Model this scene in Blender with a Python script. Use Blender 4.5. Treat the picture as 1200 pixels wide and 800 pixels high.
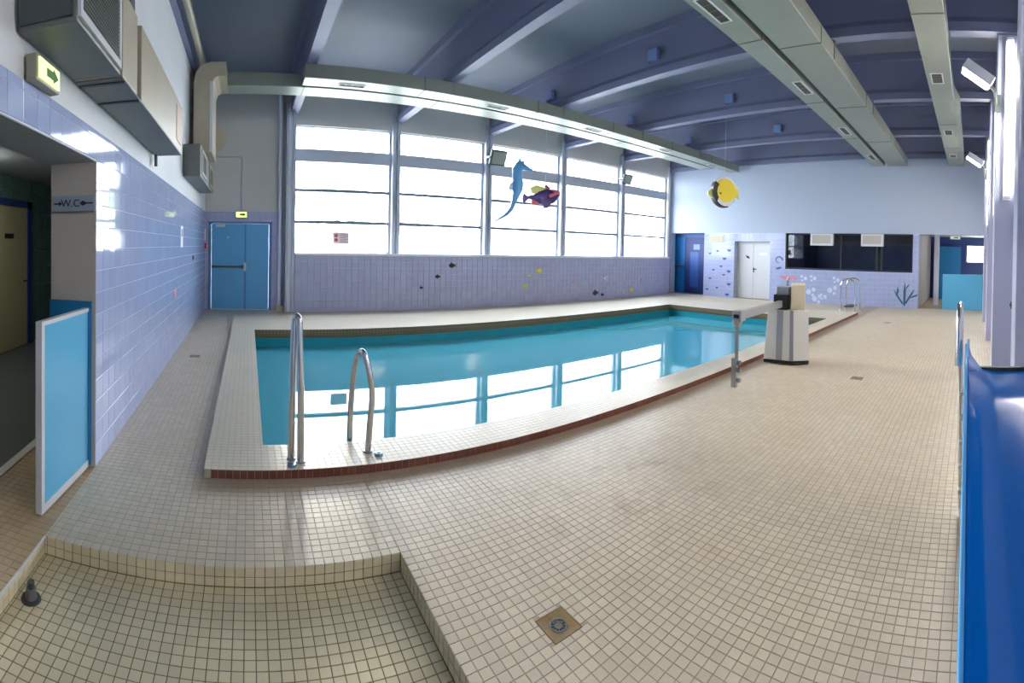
import bpy, bmesh, math, random
import numpy as np
from mathutils import Vector, Matrix

random.seed(7)
rng = np.random.default_rng(7)
for o in list(bpy.data.objects):
    bpy.data.objects.remove(o)
SC = bpy.context.scene
COL = SC.collection

# ------------------------------------------------------------------ camera
# room axes: x runs along the window wall, y towards the window wall, z up
CAM_X = Vector((0.84058896, -0.54127797, 0.02069698))
CAM_Y = Vector((-0.01079383, 0.02146371, 0.99971136))
CAM_F = Vector((0.54156597, 0.84056973, -0.0121997))
CAM_P = Vector((0, 0, 1.6))
FPX, YH = 539.9, 298.32          # cylinder focal length and horizon row for 1200x800
cd = bpy.data.cameras.new('camera')
cd.type = 'PANO'
cd.panorama_type = 'CENTRAL_CYLINDRICAL'
cd.central_cylindrical_range_u_min = -600 / FPX
cd.central_cylindrical_range_u_max = 600 / FPX
cd.central_cylindrical_range_v_min = -(800 - YH) / FPX
cd.central_cylindrical_range_v_max = YH / FPX
cd.central_cylindrical_radius = 1.0
cd.clip_start = 0.02
cam = bpy.data.objects.new('camera', cd)
COL.objects.link(cam)
cam.matrix_world = Matrix(((CAM_X.x, CAM_Y.x, -CAM_F.x, CAM_P.x), (CAM_X.y, CAM_Y.y, -CAM_F.y, CAM_P.y),
                           (CAM_X.z, CAM_Y.z, -CAM_F.z, CAM_P.z), (0, 0, 0, 1)))
SC.camera = cam

# ------------------------------------------------------------------ sky, sun, exposure
SKY = 8.0
w = bpy.data.worlds.new('sky')
SC.world = w
w.use_nodes = True
bg = w.node_tree.nodes['Background']
bg.inputs[0].default_value = (0.90, 0.95, 1.0, 1)
bg.inputs[1].default_value = SKY
sd = bpy.data.lights.new('sun', 'SUN')
sd.energy = 1.6
sd.angle = math.radians(4.0)
sd.color = (1.0, 0.90, 0.74)
sun = bpy.data.objects.new('sun', sd)
COL.objects.link(sun)
SUN_DIR = Vector((0.0939, 0.968, 0.2318))      # from the room towards the sun
sun.rotation_euler = SUN_DIR.to_track_quat('Z', 'Y').to_euler()
sun.location = SUN_DIR * 40
SC.view_settings.view_transform = 'Standard'
SC.view_settings.look = 'None'
SC.view_settings.gamma = 1
SC.view_settings.use_curve_mapping = False
SC.view_settings.exposure = 1.08
SC.render.film_transparent = False
try:
    SC.cycles.use_denoising = True
    SC.cycles.max_bounces = 12
    SC.cycles.diffuse_bounces = 6
    SC.cycles.glossy_bounces = 5
    SC.cycles.transparent_max_bounces = 16
    SC.cycles.sample_clamp_indirect = 10
    SC.cycles.caustics_reflective = False
except Exception:
    pass

# ------------------------------------------------------------------ materials
def lin(c):
    c = c / 255.0
    return c / 12.92 if c <= 0.04045 else ((c + 0.055) / 1.055) ** 2.4
def rgb(r, g, b):
    return (lin(r), lin(g), lin(b), 1)

def mat(name, col, rough=0.5, metal=0.0, spec=0.5, vary=0.0, island=0.0, obj_rand=0.0, noise=0.0, nscale=6.0, bump=0.0, bscale=40.0, emit=None, estr=0.0, coat=0.0, col2=None, stains=False):
    m = bpy.data.materials.new(name)
    m.use_nodes = True
    nt = m.node_tree; N = nt.nodes; Lk = nt.links
    b = N['Principled BSDF']
    b.inputs['Roughness'].default_value = rough
    b.inputs['Metallic'].default_value = metal
    b.inputs['Specular IOR Level'].default_value = spec
    b.inputs['Coat Weight'].default_value = coat
    c = N.new('ShaderNodeRGB'); c.outputs[0].default_value = col
    out = c.outputs[0]
    if island or obj_rand:
        if island:
            g = N.new('ShaderNodeNewGeometry'); src = g.outputs['Random Per Island']; amt = island
        else:
            g = N.new('ShaderNodeObjectInfo'); src = g.outputs['Random']; amt = obj_rand
        mr = N.new('ShaderNodeMapRange')
        mr.inputs['To Min'].default_value = 1 - amt; mr.inputs['To Max'].default_value = 1 + amt
        Lk.new(src, mr.inputs['Value'])
        mx = N.new('ShaderNodeMix'); mx.data_type = 'RGBA'; mx.blend_type = 'MULTIPLY'; mx.inputs['Factor'].default_value = 1
        Lk.new(out, mx.inputs['A']); Lk.new(mr.outputs[0], mx.inputs['B']); out = mx.outputs['Result']
    if noise:
        geo = N.new('ShaderNodeNewGeometry')
        nz = N.new('ShaderNodeTexNoise'); nz.inputs['Scale'].default_value = nscale; nz.inputs['Detail'].default_value = 5
        Lk.new(geo.outputs['Position'], nz.inputs['Vector'])
        rp = N.new('ShaderNodeValToRGB')
        rp.color_ramp.elements[0].position = 0.35; rp.color_ramp.elements[1].position = 0.7
        Lk.new(nz.outputs['Fac'], rp.inputs['Fac'])
        mf = N.new('ShaderNodeMath'); mf.operation = 'MULTIPLY'; mf.inputs[1].default_value = noise
        Lk.new(rp.outputs['Color'], mf.inputs[0])
        mx = N.new('ShaderNodeMix'); mx.data_type = 'RGBA'
        Lk.new(mf.outputs[0], mx.inputs['Factor'])
        Lk.new(out, mx.inputs['A'])
        mx.inputs['B'].default_value = col2 if col2 else (col[0] * .6, col[1] * .55, col[2] * .5, 1)
        out = mx.outputs['Result']
    Lk.new(out, b.inputs['Base Color'])
    if bump:
        geo = N.new('ShaderNodeNewGeometry')
        nz = N.new('ShaderNodeTexNoise'); nz.inputs['Scale'].default_value = bscale; nz.inputs['Detail'].default_value = 3
        Lk.new(geo.outputs['Position'], nz.inputs['Vector'])
        bp = N.new('ShaderNodeBump'); bp.inputs['Strength'].default_value = bump; bp.inputs['Distance'].default_value = 0.01
        Lk.new(nz.outputs['Fac'], bp.inputs['Height']); Lk.new(bp.outputs[0], b.inputs['Normal'])
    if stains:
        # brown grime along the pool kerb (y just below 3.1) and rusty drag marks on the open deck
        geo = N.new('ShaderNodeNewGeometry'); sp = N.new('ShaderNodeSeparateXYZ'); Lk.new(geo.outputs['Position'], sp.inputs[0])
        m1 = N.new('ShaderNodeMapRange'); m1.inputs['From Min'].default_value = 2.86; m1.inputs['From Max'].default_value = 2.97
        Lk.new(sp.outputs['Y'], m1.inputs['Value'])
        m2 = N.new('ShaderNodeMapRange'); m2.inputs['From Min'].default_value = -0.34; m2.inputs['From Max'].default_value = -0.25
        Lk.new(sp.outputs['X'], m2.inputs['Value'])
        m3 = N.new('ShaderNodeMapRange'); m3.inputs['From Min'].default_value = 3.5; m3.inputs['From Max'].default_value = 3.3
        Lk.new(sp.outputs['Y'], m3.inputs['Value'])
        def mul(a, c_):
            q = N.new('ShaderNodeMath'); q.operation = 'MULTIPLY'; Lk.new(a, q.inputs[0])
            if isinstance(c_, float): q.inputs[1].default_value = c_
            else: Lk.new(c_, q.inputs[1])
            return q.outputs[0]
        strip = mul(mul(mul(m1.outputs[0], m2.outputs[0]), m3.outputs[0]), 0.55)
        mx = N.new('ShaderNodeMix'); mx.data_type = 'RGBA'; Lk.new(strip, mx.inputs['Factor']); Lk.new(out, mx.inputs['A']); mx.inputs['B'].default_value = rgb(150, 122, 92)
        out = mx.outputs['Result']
        nz = N.new('ShaderNodeTexNoise'); nz.inputs['Scale'].default_value = 3.4; nz.inputs['Detail'].default_value = 8; nz.inputs['Roughness'].default_value = .7
        Lk.new(geo.outputs['Position'], nz.inputs['Vector'])
        nr = N.new('ShaderNodeMapRange'); nr.inputs['From Min'].default_value = .52; nr.inputs['From Max'].default_value = .66; Lk.new(nz.outputs['Fac'], nr.inputs['Value'])
        vd = N.new('ShaderNodeVectorMath'); vd.operation = 'DISTANCE'; Lk.new(geo.outputs['Position'], vd.inputs[0]); vd.inputs[1].default_value = (2.35, 2.15, 0)
        dr = N.new('ShaderNodeMapRange'); dr.inputs['From Min'].default_value = 1.1; dr.inputs['From Max'].default_value = .2; Lk.new(vd.outputs['Value'], dr.inputs['Value'])
        mx = N.new('ShaderNodeMix'); mx.data_type = 'RGBA'; Lk.new(mul(mul(nr.outputs[0], dr.outputs[0]), 0.5), mx.inputs['Factor']); Lk.new(out, mx.inputs['A']); mx.inputs['B'].default_value = rgb(158, 118, 84)
        out = mx.outputs['Result']; Lk.new(out, b.inputs['Base Color'])
    if emit:
        b.inputs['Emission Color'].default_value = emit
        b.inputs['Emission Strength'].default_value = estr
    return m

def glass_mat(name, tint, refl=1.0, rough=0.0, haze=0.0, bump=0.0, bscale=3.0, ior=1.45, haze_col=None):
    """see-through sheet: Fresnel mix of a mirror and a tinted clear layer, plus a little milky scatter"""
    m = bpy.data.materials.new(name); m.use_nodes = True
    nt = m.node_tree; N = nt.nodes; Lk = nt.links
    N.remove(N['Principled BSDF']); out = N['Material Output']
    tr = N.new('ShaderNodeBsdfTransparent'); tr.inputs[0].default_value = tint
    gl = N.new('ShaderNodeBsdfGlossy'); gl.inputs['Roughness'].default_value = rough; gl.inputs['Color'].default_value = (refl, refl, refl, 1)
    fr = N.new('ShaderNodeFresnel')
    gb = N.new('ShaderNodeNewGeometry'); mb = N.new('ShaderNodeMapRange')      # same reflectance from both faces of the sheet
    mb.inputs['To Min'].default_value = ior; mb.inputs['To Max'].default_value = 1 / ior
    Lk.new(gb.outputs['Backfacing'], mb.inputs['Value']); Lk.new(mb.outputs[0], fr.inputs['IOR'])
    base = tr.outputs[0]
    if haze:
        tl = N.new('ShaderNodeBsdfDiffuse' if haze_col else 'ShaderNodeBsdfTranslucent'); tl.inputs[0].default_value = haze_col or (1, 1, 1, 1)
        ms = N.new('ShaderNodeMixShader'); ms.inputs[0].default_value = haze
        Lk.new(tr.outputs[0], ms.inputs[1]); Lk.new(tl.outputs[0], ms.inputs[2]); base = ms.outputs[0]
    if bump:
        geo = N.new('ShaderNodeNewGeometry')
        nz = N.new('ShaderNodeTexNoise'); nz.inputs['Scale'].default_value = bscale; nz.inputs['Detail'].default_value = 2
        Lk.new(geo.outputs['Position'], nz.inputs['Vector'])
        bp = N.new('ShaderNodeBump'); bp.inputs['Strength'].default_value = bump; bp.inputs['Distance'].default_value = 0.01
        Lk.new(nz.outputs['Fac'], bp.inputs['Height'])
        Lk.new(bp.outputs[0], gl.inputs['Normal']); Lk.new(bp.outputs[0], fr.inputs['Normal'])
    mx = N.new('ShaderNodeMixShader')
    Lk.new(fr.outputs[0], mx.inputs[0]); Lk.new(base, mx.inputs[1]); Lk.new(gl.outputs[0], mx.inputs[2])
    Lk.new(mx.outputs[0], out.inputs['Surface'])
    return m

FLOORC = rgb(208, 196, 174)
M = {}
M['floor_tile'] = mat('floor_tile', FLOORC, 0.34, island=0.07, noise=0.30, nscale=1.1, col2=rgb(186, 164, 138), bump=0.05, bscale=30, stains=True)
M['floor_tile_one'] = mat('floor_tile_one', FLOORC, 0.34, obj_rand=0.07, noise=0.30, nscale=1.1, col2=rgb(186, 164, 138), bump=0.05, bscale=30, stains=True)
M['grout'] = mat('grout', rgb(174, 158, 138), 0.8, noise=0.5, nscale=2.0)
M['pit_tile'] = mat('pit_tile', rgb(228, 216, 180), 0.3, island=0.06, noise=0.25, nscale=1.5, col2=rgb(150, 130, 92))
M['pit_tile_one'] = mat('pit_tile_one', rgb(228, 216, 180), 0.3, obj_rand=0.06, noise=0.25, nscale=1.5, col2=rgb(150, 130, 92))
M['pit_grout'] = mat('pit_grout', rgb(126, 106, 78), 0.8)
M['hall_tile'] = mat('hall_tile', rgb(176, 150, 114), 0.35, island=0.06)
M['coping_tile'] = mat('coping_tile', rgb(214, 205, 184), 0.35, island=0.03, noise=0.12, nscale=1.4, col2=rgb(190, 172, 150))
M['coping_grout'] = mat('coping_grout', rgb(184, 174, 154), 0.8)
M['maroon'] = mat('maroon_tile', rgb(122, 72, 60), 0.3, obj_rand=0.12)
M['gutter'] = mat('gutter_tile', rgb(122, 104, 76), 0.5)
M['wall_tile_left'] = mat('wall_tile_left', rgb(172, 184, 222), 0.07, island=0.04)
M['wall_tile_left_one'] = mat('wall_tile_left_one', rgb(172, 184, 222), 0.07, obj_rand=0.04)
M['wall_tile_back'] = mat('wall_tile_back', rgb(180, 184, 216), 0.12, island=0.05)
M['wall_tile_end'] = mat('wall_tile_end', rgb(172, 182, 220), 0.12, island=0.03)
M['tile_grout'] = mat('tile_grout', rgb(214, 218, 232), 0.7)
M['white_wall'] = mat('white_wall', rgb(224, 226, 230), 0.6, noise=0.12, nscale=1.2)
M['back_wall'] = mat('back_wall', rgb(210, 208, 204), 0.6, noise=0.15, nscale=0.8)
M['end_wall'] = mat('end_wall', rgb(174, 186, 208), 0.5)
M['right_wall'] = mat('right_wall', rgb(204, 206, 224), 0.5)
M['pilaster'] = mat('pilaster_paint', rgb(168, 172, 196), 0.45)
M['jamb'] = mat('jamb_paint', rgb(186, 180, 172), 0.6)
M['soffit'] = mat('soffit_paint', rgb(150, 156, 162), 0.6)
M['ceiling'] = mat('ceiling_paint', rgb(126, 134, 150), 0.6, noise=0.3, nscale=0.7)
M['beam'] = mat('beam_paint', rgb(126, 132, 162), 0.45, noise=0.2, nscale=0.8)
M['duct'] = mat('duct_paint', rgb(150, 158, 148), 0.35, metal=0.3, noise=0.15, nscale=2)
M['duct_seam'] = mat('duct_seam', rgb(118, 122, 114), 0.4, metal=0.3)
M['duct_beige'] = mat('duct_beige', rgb(186, 176, 156), 0.4, metal=0.1, noise=0.2, nscale=2)
M['unit_grey'] = mat('unit_grey', rgb(112, 118, 116), 0.45, metal=0.2, noise=0.2, nscale=3)
M['unit_dark'] = mat('unit_dark', rgb(66, 74, 76), 0.5)
M['grille_dark'] = mat('grille_dark', rgb(72, 70, 64), 0.6)
M['peach'] = mat('peach_panel', rgb(206, 172, 146), 0.5)
M['white_metal'] = mat('white_metal', rgb(214, 216, 220), 0.35)
M['mullion'] = mat('mullion_paint', rgb(184, 190, 206), 0.4)
M['mullion_light'] = mat('mullion_light', rgb(232, 238, 248), 0.35)
M['bar_dark'] = mat('window_bar', rgb(104, 116, 140), 0.4)
M['sill'] = mat('sill_paint', rgb(226, 228, 236), 0.4)
M['pane'] = glass_mat('window_glass', (0.96, 0.98, 1, 1), 1.0, haze=0.05)
M['dark_pane'] = glass_mat('dark_glass', (0.55, 0.6, 0.7, 1), 1.0)
M['door_blue'] = mat('door_blue', rgb(98, 176, 224), 0.4)
M['door_frame'] = mat('door_frame_blue', rgb(84, 128, 180), 0.45)
M['cyan'] = mat('cyan_laminate', rgb(94, 180, 222), 0.3)
M['cyan_deep'] = mat('cyan_deep', rgb(30, 120, 176), 0.35)
M['navy'] = mat('navy_paint', rgb(34, 60, 122), 0.5)
M['unit_navy'] = mat('dark_frame', rgb(28, 34, 58), 0.6)
M['deep_blue'] = mat('recess_blue', rgb(48, 92, 168), 0.45)
M['recess_door'] = mat('recess_door_blue', rgb(18, 116, 190), 0.4)
M['olive_door'] = mat('olive_door', rgb(164, 160, 124), 0.5)
M['green_tile'] = mat('green_tile', rgb(84, 116, 112), 0.25, island=0.05)
M['dark_floor'] = mat('dark_floor', rgb(70, 78, 78), 0.35)
M['threshold'] = mat('threshold_metal', rgb(196, 190, 178), 0.4)
M['chrome'] = mat('chrome', rgb(206, 206, 206), 0.14, metal=1.0)
M['steel'] = mat('steel', rgb(150, 152, 156), 0.3, metal=0.9)
M['steel_blue'] = mat('socket_cap', rgb(120, 148, 176), 0.3, metal=0.6)
M['brass'] = mat('stained_brass', rgb(142, 112, 52), 0.45, metal=0.1, noise=0.7, nscale=25, col2=rgb(98, 84, 66))
M['drain_grate'] = mat('drain_grate', rgb(112, 108, 100), 0.4, metal=0.3)
M['black'] = mat('black_plastic', rgb(24, 25, 28), 0.4)
M['dark_hole'] = mat('dark_hole', rgb(12, 12, 12), 0.8)
M['lift_white'] = mat('lift_white', rgb(222, 220, 214), 0.35)
M['lift_cream'] = mat('lift_cream', rgb(226, 214, 186), 0.4)
M['lift_grey'] = mat('lift_grey', rgb(150, 154, 160), 0.4)
M['lift_arm'] = mat('lift_arm', rgb(166, 166, 166), 0.35, metal=0.4)
M['slide'] = mat('slide_blue', rgb(0, 104, 186), 0.12, spec=0.35)
M['slide_rim'] = mat('slide_rim', rgb(86, 166, 226), 0.15)
M['red'] = mat('red_plastic', rgb(206, 40, 66), 0.4)
M['paper'] = mat('white_paper', rgb(236, 238, 240), 0.6)
M['grey_pic'] = mat('grey_print', rgb(128, 130, 138), 0.6)
M['exit_on'] = mat('exit_face', rgb(226, 240, 170), 0.4, emit=rgb(226, 238, 140), estr=0.8)
M['exit_green'] = mat('exit_green', rgb(70, 130, 60), 0.4)
M['exit_body'] = mat('exit_body', rgb(150, 150, 130), 0.5)
M['tube'] = mat('lit_tube', rgb(250, 246, 230), 0.4, emit=(1, 0.95, 0.82, 1), estr=22.0)
M['flood_lit'] = mat('lit_flood_lens', rgb(250, 246, 236), 0.3, emit=(1, 0.90, 0.74, 1), estr=170.0)
M['yellow'] = mat('yellow_vinyl', rgb(254, 222, 36), 0.35)
M['pale_yellow'] = mat('pale_yellow', rgb(232, 224, 130), 0.4)
M['seahorse'] = mat('seahorse_vinyl', rgb(104, 172, 226), 0.3)
M['purple'] = mat('purple_vinyl', rgb(76, 50, 128), 0.35)
M['pink'] = mat('coral_vinyl', rgb(222, 92, 112), 0.4)
M['thread'] = mat('nylon_thread', rgb(200, 204, 206), 0.4)
M['box_blue'] = mat('box_pale_blue', rgb(126, 148, 200), 0.5)
M['sticker_black'] = mat('sticker_black', rgb(28, 32, 44), 0.5)
M['sticker_yellow'] = mat('sticker_yellow', rgb(222, 214, 60), 0.5)
M['sticker_green'] = mat('sticker_green', rgb(170, 206, 190), 0.5)
M['sticker_pink'] = mat('sticker_pink', rgb(220, 130, 180), 0.5)
M['sticker_white'] = mat('sticker_white', rgb(210, 220, 242), 0.5)
M['sticker_blue'] = mat('sticker_blue', rgb(58, 84, 160), 0.5)
M['sticker_red'] = mat('sticker_red', rgb(232, 130, 150), 0.5)
M['sticker_teal'] = mat('sticker_teal', rgb(44, 96, 128), 0.5)
M['beige_plate'] = mat('beige_plate', rgb(206, 196, 170), 0.5)
M['pool_tile'] = mat('pool_tile', rgb(20, 150, 168), 0.4, noise=0.15, nscale=3)
M['pool_bottom'] = mat('pool_bottom', rgb(110, 205, 226), 0.5)
M['outside_ground'] = mat('outside_ground', rgb(190, 190, 182), 0.9)
M['outside_wall'] = mat('outside_wall', rgb(228, 226, 222), 0.8)
M['leaf'] = mat('leaf_green', rgb(120, 136, 110), 0.8)
M['bark'] = mat('bark', rgb(110, 96, 84), 0.8)
M['water'] = glass_mat('pool_water_surface', (0.72, 0.95, 0.97, 1), 1.0, bump=0.015, bscale=2.2, ior=1.33, haze=0.6, haze_col=rgb(98, 206, 230))

# ------------------------------------------------------------------ mesh helpers
class MB:
    def __init__(self):
        self.v = []; self.f = []; self.mi = []; self.cur = 0
    def add(self, vs, fs):
        b = len(self.v)
        self.v += [tuple(p) for p in vs]
        for f in fs:
            self.f.append(tuple(b + i for i in f)); self.mi.append(self.cur)
        return self
    def box(self, x0, y0, z0, x1, y1, z1):
        if x0 > x1: x0, x1 = x1, x0
        if y0 > y1: y0, y1 = y1, y0
        if z0 > z1: z0, z1 = z1, z0
        return self.add([(x0, y0, z0), (x1, y0, z0), (x1, y1, z0), (x0, y1, z0), (x0, y0, z1), (x1, y0, z1), (x1, y1, z1), (x0, y1, z1)],
                        [(3, 2, 1, 0), (4, 5, 6, 7), (0, 1, 5, 4), (1, 2, 6, 5), (2, 3, 7, 6), (3, 0, 4, 7)])
    def obox(self, c, ax, ay, az, hx, hy, hz):
        c = Vector(c); ax = Vector(ax).normalized(); ay = Vector(ay).normalized(); az = Vector(az).normalized()
        vs = [c + ax * hx * i + ay * hy * j + az * hz * k for k in (-1, 1) for i, j in ((-1, -1), (1, -1), (1, 1), (-1, 1))]
        return self.add(vs, [(3, 2, 1, 0), (4, 5, 6, 7), (0, 1, 5, 4), (1, 2, 6, 5), (2, 3, 7, 6), (3, 0, 4, 7)])
    def prism(self, poly, d):
        """poly: 3-D outline; d: extrusion vector"""
        n = len(poly); d = Vector(d)
        vs = [Vector(p) for p in poly] + [Vector(p) + d for p in poly]
        fs = [tuple(range(n))[::-1], tuple(range(n, 2 * n))] + [(i, (i + 1) % n, n + (i + 1) % n, n + i) for i in range(n)]
        return self.add(vs, fs)
    def tube(self, pts, r, n=10, caps=True, flat=None):
        pts = [Vector(p) for p in pts]
        rs = r if isinstance(r, (list, tuple)) else [r] * len(pts)
        rings = []; up = None
        for i, p in enumerate(pts):
            a = pts[max(i - 1, 0)]; b = pts[min(i + 1, len(pts) - 1)]
            t = (b - a).normalized()
            if up is None:
                up = Vector((0, 0, 1)) if abs(t.z) < 0.9 else Vector((1, 0, 0))
            s = t.cross(up)
            if s.length < 1e-4:
                s = t.cross(Vector((0, 1, 0)))
            s.normalize(); u = s.cross(t).normalized(); up = u
            ring = []
            for k in range(n):
                a_ = 2 * math.pi * k / n
                o = s * math.cos(a_) * rs[i] + u * math.sin(a_) * rs[i]
                if flat is not None:
                    fd, fk = flat
                    fd = Vector(fd); o = o - fd * (o.dot(fd)) * (1 - fk)
                ring.append(p + o)
            rings.append(ring)
        vs = [q for ring in rings for q in ring]; fs = []
        for i in range(len(pts) - 1):
            for k in range(n):
                fs.append((i * n + k, i * n + (k + 1) % n, (i + 1) * n + (k + 1) % n, (i + 1) * n + k))
        if caps:
            fs.append(tuple(range(n))[::-1]); fs.append(tuple((len(pts) - 1) * n + k for k in range(n)))
        return self.add(vs, fs)
    def cyl(self, p0, p1, r, n=16, r1=None):
        return self.tube([p0, p1], [r, r if r1 is None else r1], n)
    def build(self, name, m, parent=None, smooth=False, bevel=0.0, seg=2):
        me = bpy.data.meshes.new(name)
        off = Vector((0, 0, 0))
        if parent is not None:
            p = parent
            while p is not None:
                off += p.location; p = p.parent
        me.from_pydata([(a - off.x, b - off.y, c - off.z) for a, b, c in self.v], [], self.f)
        ms = m if isinstance(m, (list, tuple)) else [m]
        for q in ms: me.materials.append(q)
        me.update()
        bm = bmesh.new(); bm.from_mesh(me)
        bmesh.ops.recalc_face_normals(bm, faces=bm.faces)
        bm.to_mesh(me); bm.free()
        if len(ms) > 1:
            me.polygons.foreach_set('material_index', self.mi)
        if smooth:
            me.polygons.foreach_set('use_smooth', [True] * len(me.polygons))
        o = bpy.data.objects.new(name, me); COL.objects.link(o)
        if parent is not None: o.parent = parent
        if bevel:
            bv = o.modifiers.new('bevel', 'BEVEL'); bv.width = bevel; bv.segments = seg; bv.limit_method = 'ANGLE'; bv.angle_limit = math.radians(50)
        if smooth:
            try:
                es = o.modifiers.new('split', 'EDGE_SPLIT'); es.split_angle = math.radians(48)
            except Exception: pass
        return o

def each(q, name, m, parent):
    """one object per added block"""
    start = 0; out = []
    n = len(q.v); adj = list(range(n))
    def find(i):
        while adj[i] != i:
            adj[i] = adj[adj[i]]; i = adj[i]
        return i
    for f in q.f:
        for i in f[1:]:
            a, b = find(f[0]), find(i)
            if a != b: adj[b] = a
    groups = {}
    for f in q.f: groups.setdefault(find(f[0]), []).append(f)
    for fs in groups.values():
        ids = sorted({i for f in fs for i in f}); mp = {i: k for k, i in enumerate(ids)}
        p = MB(); p.add([q.v[i] for i in ids], [tuple(mp[i] for i in f) for f in fs])
        out.append(p.build(name, m, parent))
    return out

def arc(c, r, a0, a1, n, ax=(1, 0, 0), ay=(0, 0, 1)):
    c = Vector(c); ax = Vector(ax); ay = Vector(ay)
    return [c + ax * r * math.cos(math.radians(a0 + (a1 - a0) * i / n)) + ay * r * math.sin(math.radians(a0 + (a1 - a0) * i / n)) for i in range(n + 1)]

def tag(o, label=None, cat=None, group=None, kind=None):
    if label: o['label'] = label
    if cat: o['category'] = cat
    if group: o['group'] = group
    if kind: o['kind'] = kind
    return o
def thing(name, label, cat, loc=(0, 0, 0), group=None):
    o = bpy.data.objects.new(name, None); COL.objects.link(o)
    o.location = loc; o.empty_display_size = 0.1
    return tag(o, label, cat, group)
def structure(o, label=None):
    return tag(o, label, None, None, 'structure')
def copy_thing(o, loc, label, group=None, parent=None):
    c = o.copy(); COL.objects.link(c)
    if parent is None:
        c.location = loc; c['label'] = label
        if group: c['group'] = group
    else:
        c.parent = parent
    for ch in o.children:
        copy_thing(ch, None, None, None, c)
    return c

def holes_boxes(a0, a1, b0, b1, holes):
    xs = sorted({a0, a1, *[min(max(h[0], a0), a1) for h in holes], *[min(max(h[1], a0), a1) for h in holes]})
    out = []
    for i in range(len(xs) - 1):
        l, r = xs[i], xs[i + 1]; mid = (l + r) / 2
        spans = sorted((max(h[2], b0), min(h[3], b1)) for h in holes if h[0] < mid < h[1])
        z = b0
        for s, e in spans:
            if s > z + 1e-6: out.append((l, r, z, s))
            z = max(z, e)
        if z < b1 - 1e-6: out.append((l, r, z, b1))
    return out

# -------------------------- tiles: every tile is a little block with a chamfered top; joints stay open above the grout bed
def tile_rects(a0, a1, b0, b1, pitch, gap, holes=(), oa=None, ob=None):
    """clipped tile rectangles over [a0,a1]x[b0,b1]; returns (rects, full-size flags)"""
    oa = a0 if oa is None else oa; ob = b0 if ob is None else ob
    res = []
    ia0 = math.floor((a0 - oa) / pitch + 1e-6); ia1 = math.ceil((a1 - oa) / pitch - 1e-6)
    ib0 = math.floor((b0 - ob) / pitch + 1e-6); ib1 = math.ceil((b1 - ob) / pitch - 1e-6)
    for i in range(ia0, ia1):
        for j in range(ib0, ib1):
            l = max(oa + i * pitch + gap / 2, a0); r = min(oa + (i + 1) * pitch - gap / 2, a1)
            s = max(ob + j * pitch + gap / 2, b0); t = min(ob + (j + 1) * pitch - gap / 2, b1)
            ok = True
            for h in holes:
                if l < h[1] and r > h[0] and s < h[3] and t > h[2]:
                    cuts = [(h[1] - l, 'l'), (r - h[0], 'r'), (h[3] - s, 's'), (t - h[2], 't')]
                    c = min(cuts)[1]
                    if c == 'l': l = h[1]
                    elif c == 'r': r = h[0]
                    elif c == 's': s = h[3]
                    else: t = h[2]
                if r - l < pitch * .12 or t - s < pitch * .12:
                    ok = False; break
            if ok and r - l > pitch * .12 and t - s > pitch * .12:
                res.append((l, r, s, t))
    return res

def tile_mesh(rects, O, A, B, N, depth, cham, tilt):
    """numpy build of many tile blocks; O origin, A,B in-plane axes, N outward normal"""
    n = len(rects)
    R = np.array(rects, float)
    O, A, B, N = [np.array(q, float) for q in (O, A, B, N)]
    P = np.zeros((n, 12, 3))
    h = np.zeros((n, 4))
    ta = rng.normal(0, tilt, n); tb = rng.normal(0, tilt, n); h0 = rng.uniform(-tilt, tilt, n) * .02
    corners = ((0, 2, -1, -1), (1, 2, 1, -1), (1, 3, 1, 1), (0, 3, -1, 1))
    wa = (R[:, 1] - R[:, 0]) / 2; wb = (R[:, 3] - R[:, 2]) / 2
    for k, (ca, cb, sa, sb) in enumerate(corners):
        a = R[:, ca]; b = R[:, cb]
        base = O + a[:, None] * A + b[:, None] * B
        hh = h0 + sa * ta * wa + sb * tb * wb
        P[:, k] = base - depth * N
        P[:, 4 + k] = base + (hh - cham)[:, None] * N
        P[:, 8 + k] = base - sa * cham * A - sb * cham * B + hh[:, None] * N
    F = []
    for k in range(4):
        q = (k + 1) % 4
        F.append((k, q, 4 + q, 4 + k)); F.append((4 + k, 4 + q, 8 + q, 8 + k))
    F.append((8, 9, 10, 11))
    F = np.array(F)
    # outward winding check
    if np.dot(np.cross(A, B), N) < 0: F = F[:, ::-1]
    faces = (F[None] + (np.arange(n) * 12)[:, None, None]).reshape(-1, 4)
    return P.reshape(-1, 3), faces
def raw_mesh(name, V, F, m):
    me = bpy.data.meshes.new(name)
    me.vertices.add(len(V)); me.vertices.foreach_set('co', V.astype(np.float32).ravel())
    me.loops.add(F.size); me.loops.foreach_set('vertex_index', F.astype(np.int32).ravel())
    me.polygons.add(len(F)); me.polygons.foreach_set('loop_start', np.arange(0, F.size, F.shape[1], dtype=np.int32))
    me.polygons.foreach_set('use_smooth', np.zeros(len(F), dtype=bool))
    me.materials.append(m)
    me.update(calc_edges=True); me.validate()
    return me
def seen(p):
    d = Vector(p) - CAM_P
    f = d.dot(CAM_F); s = d.dot(CAM_X); u = d.dot(CAM_Y)
    x = 600 + FPX * math.atan2(s, f); y = YH - FPX * u / math.hypot(s, f)
    return 0 <= x <= 1200 and 0 <= y <= 800
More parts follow.
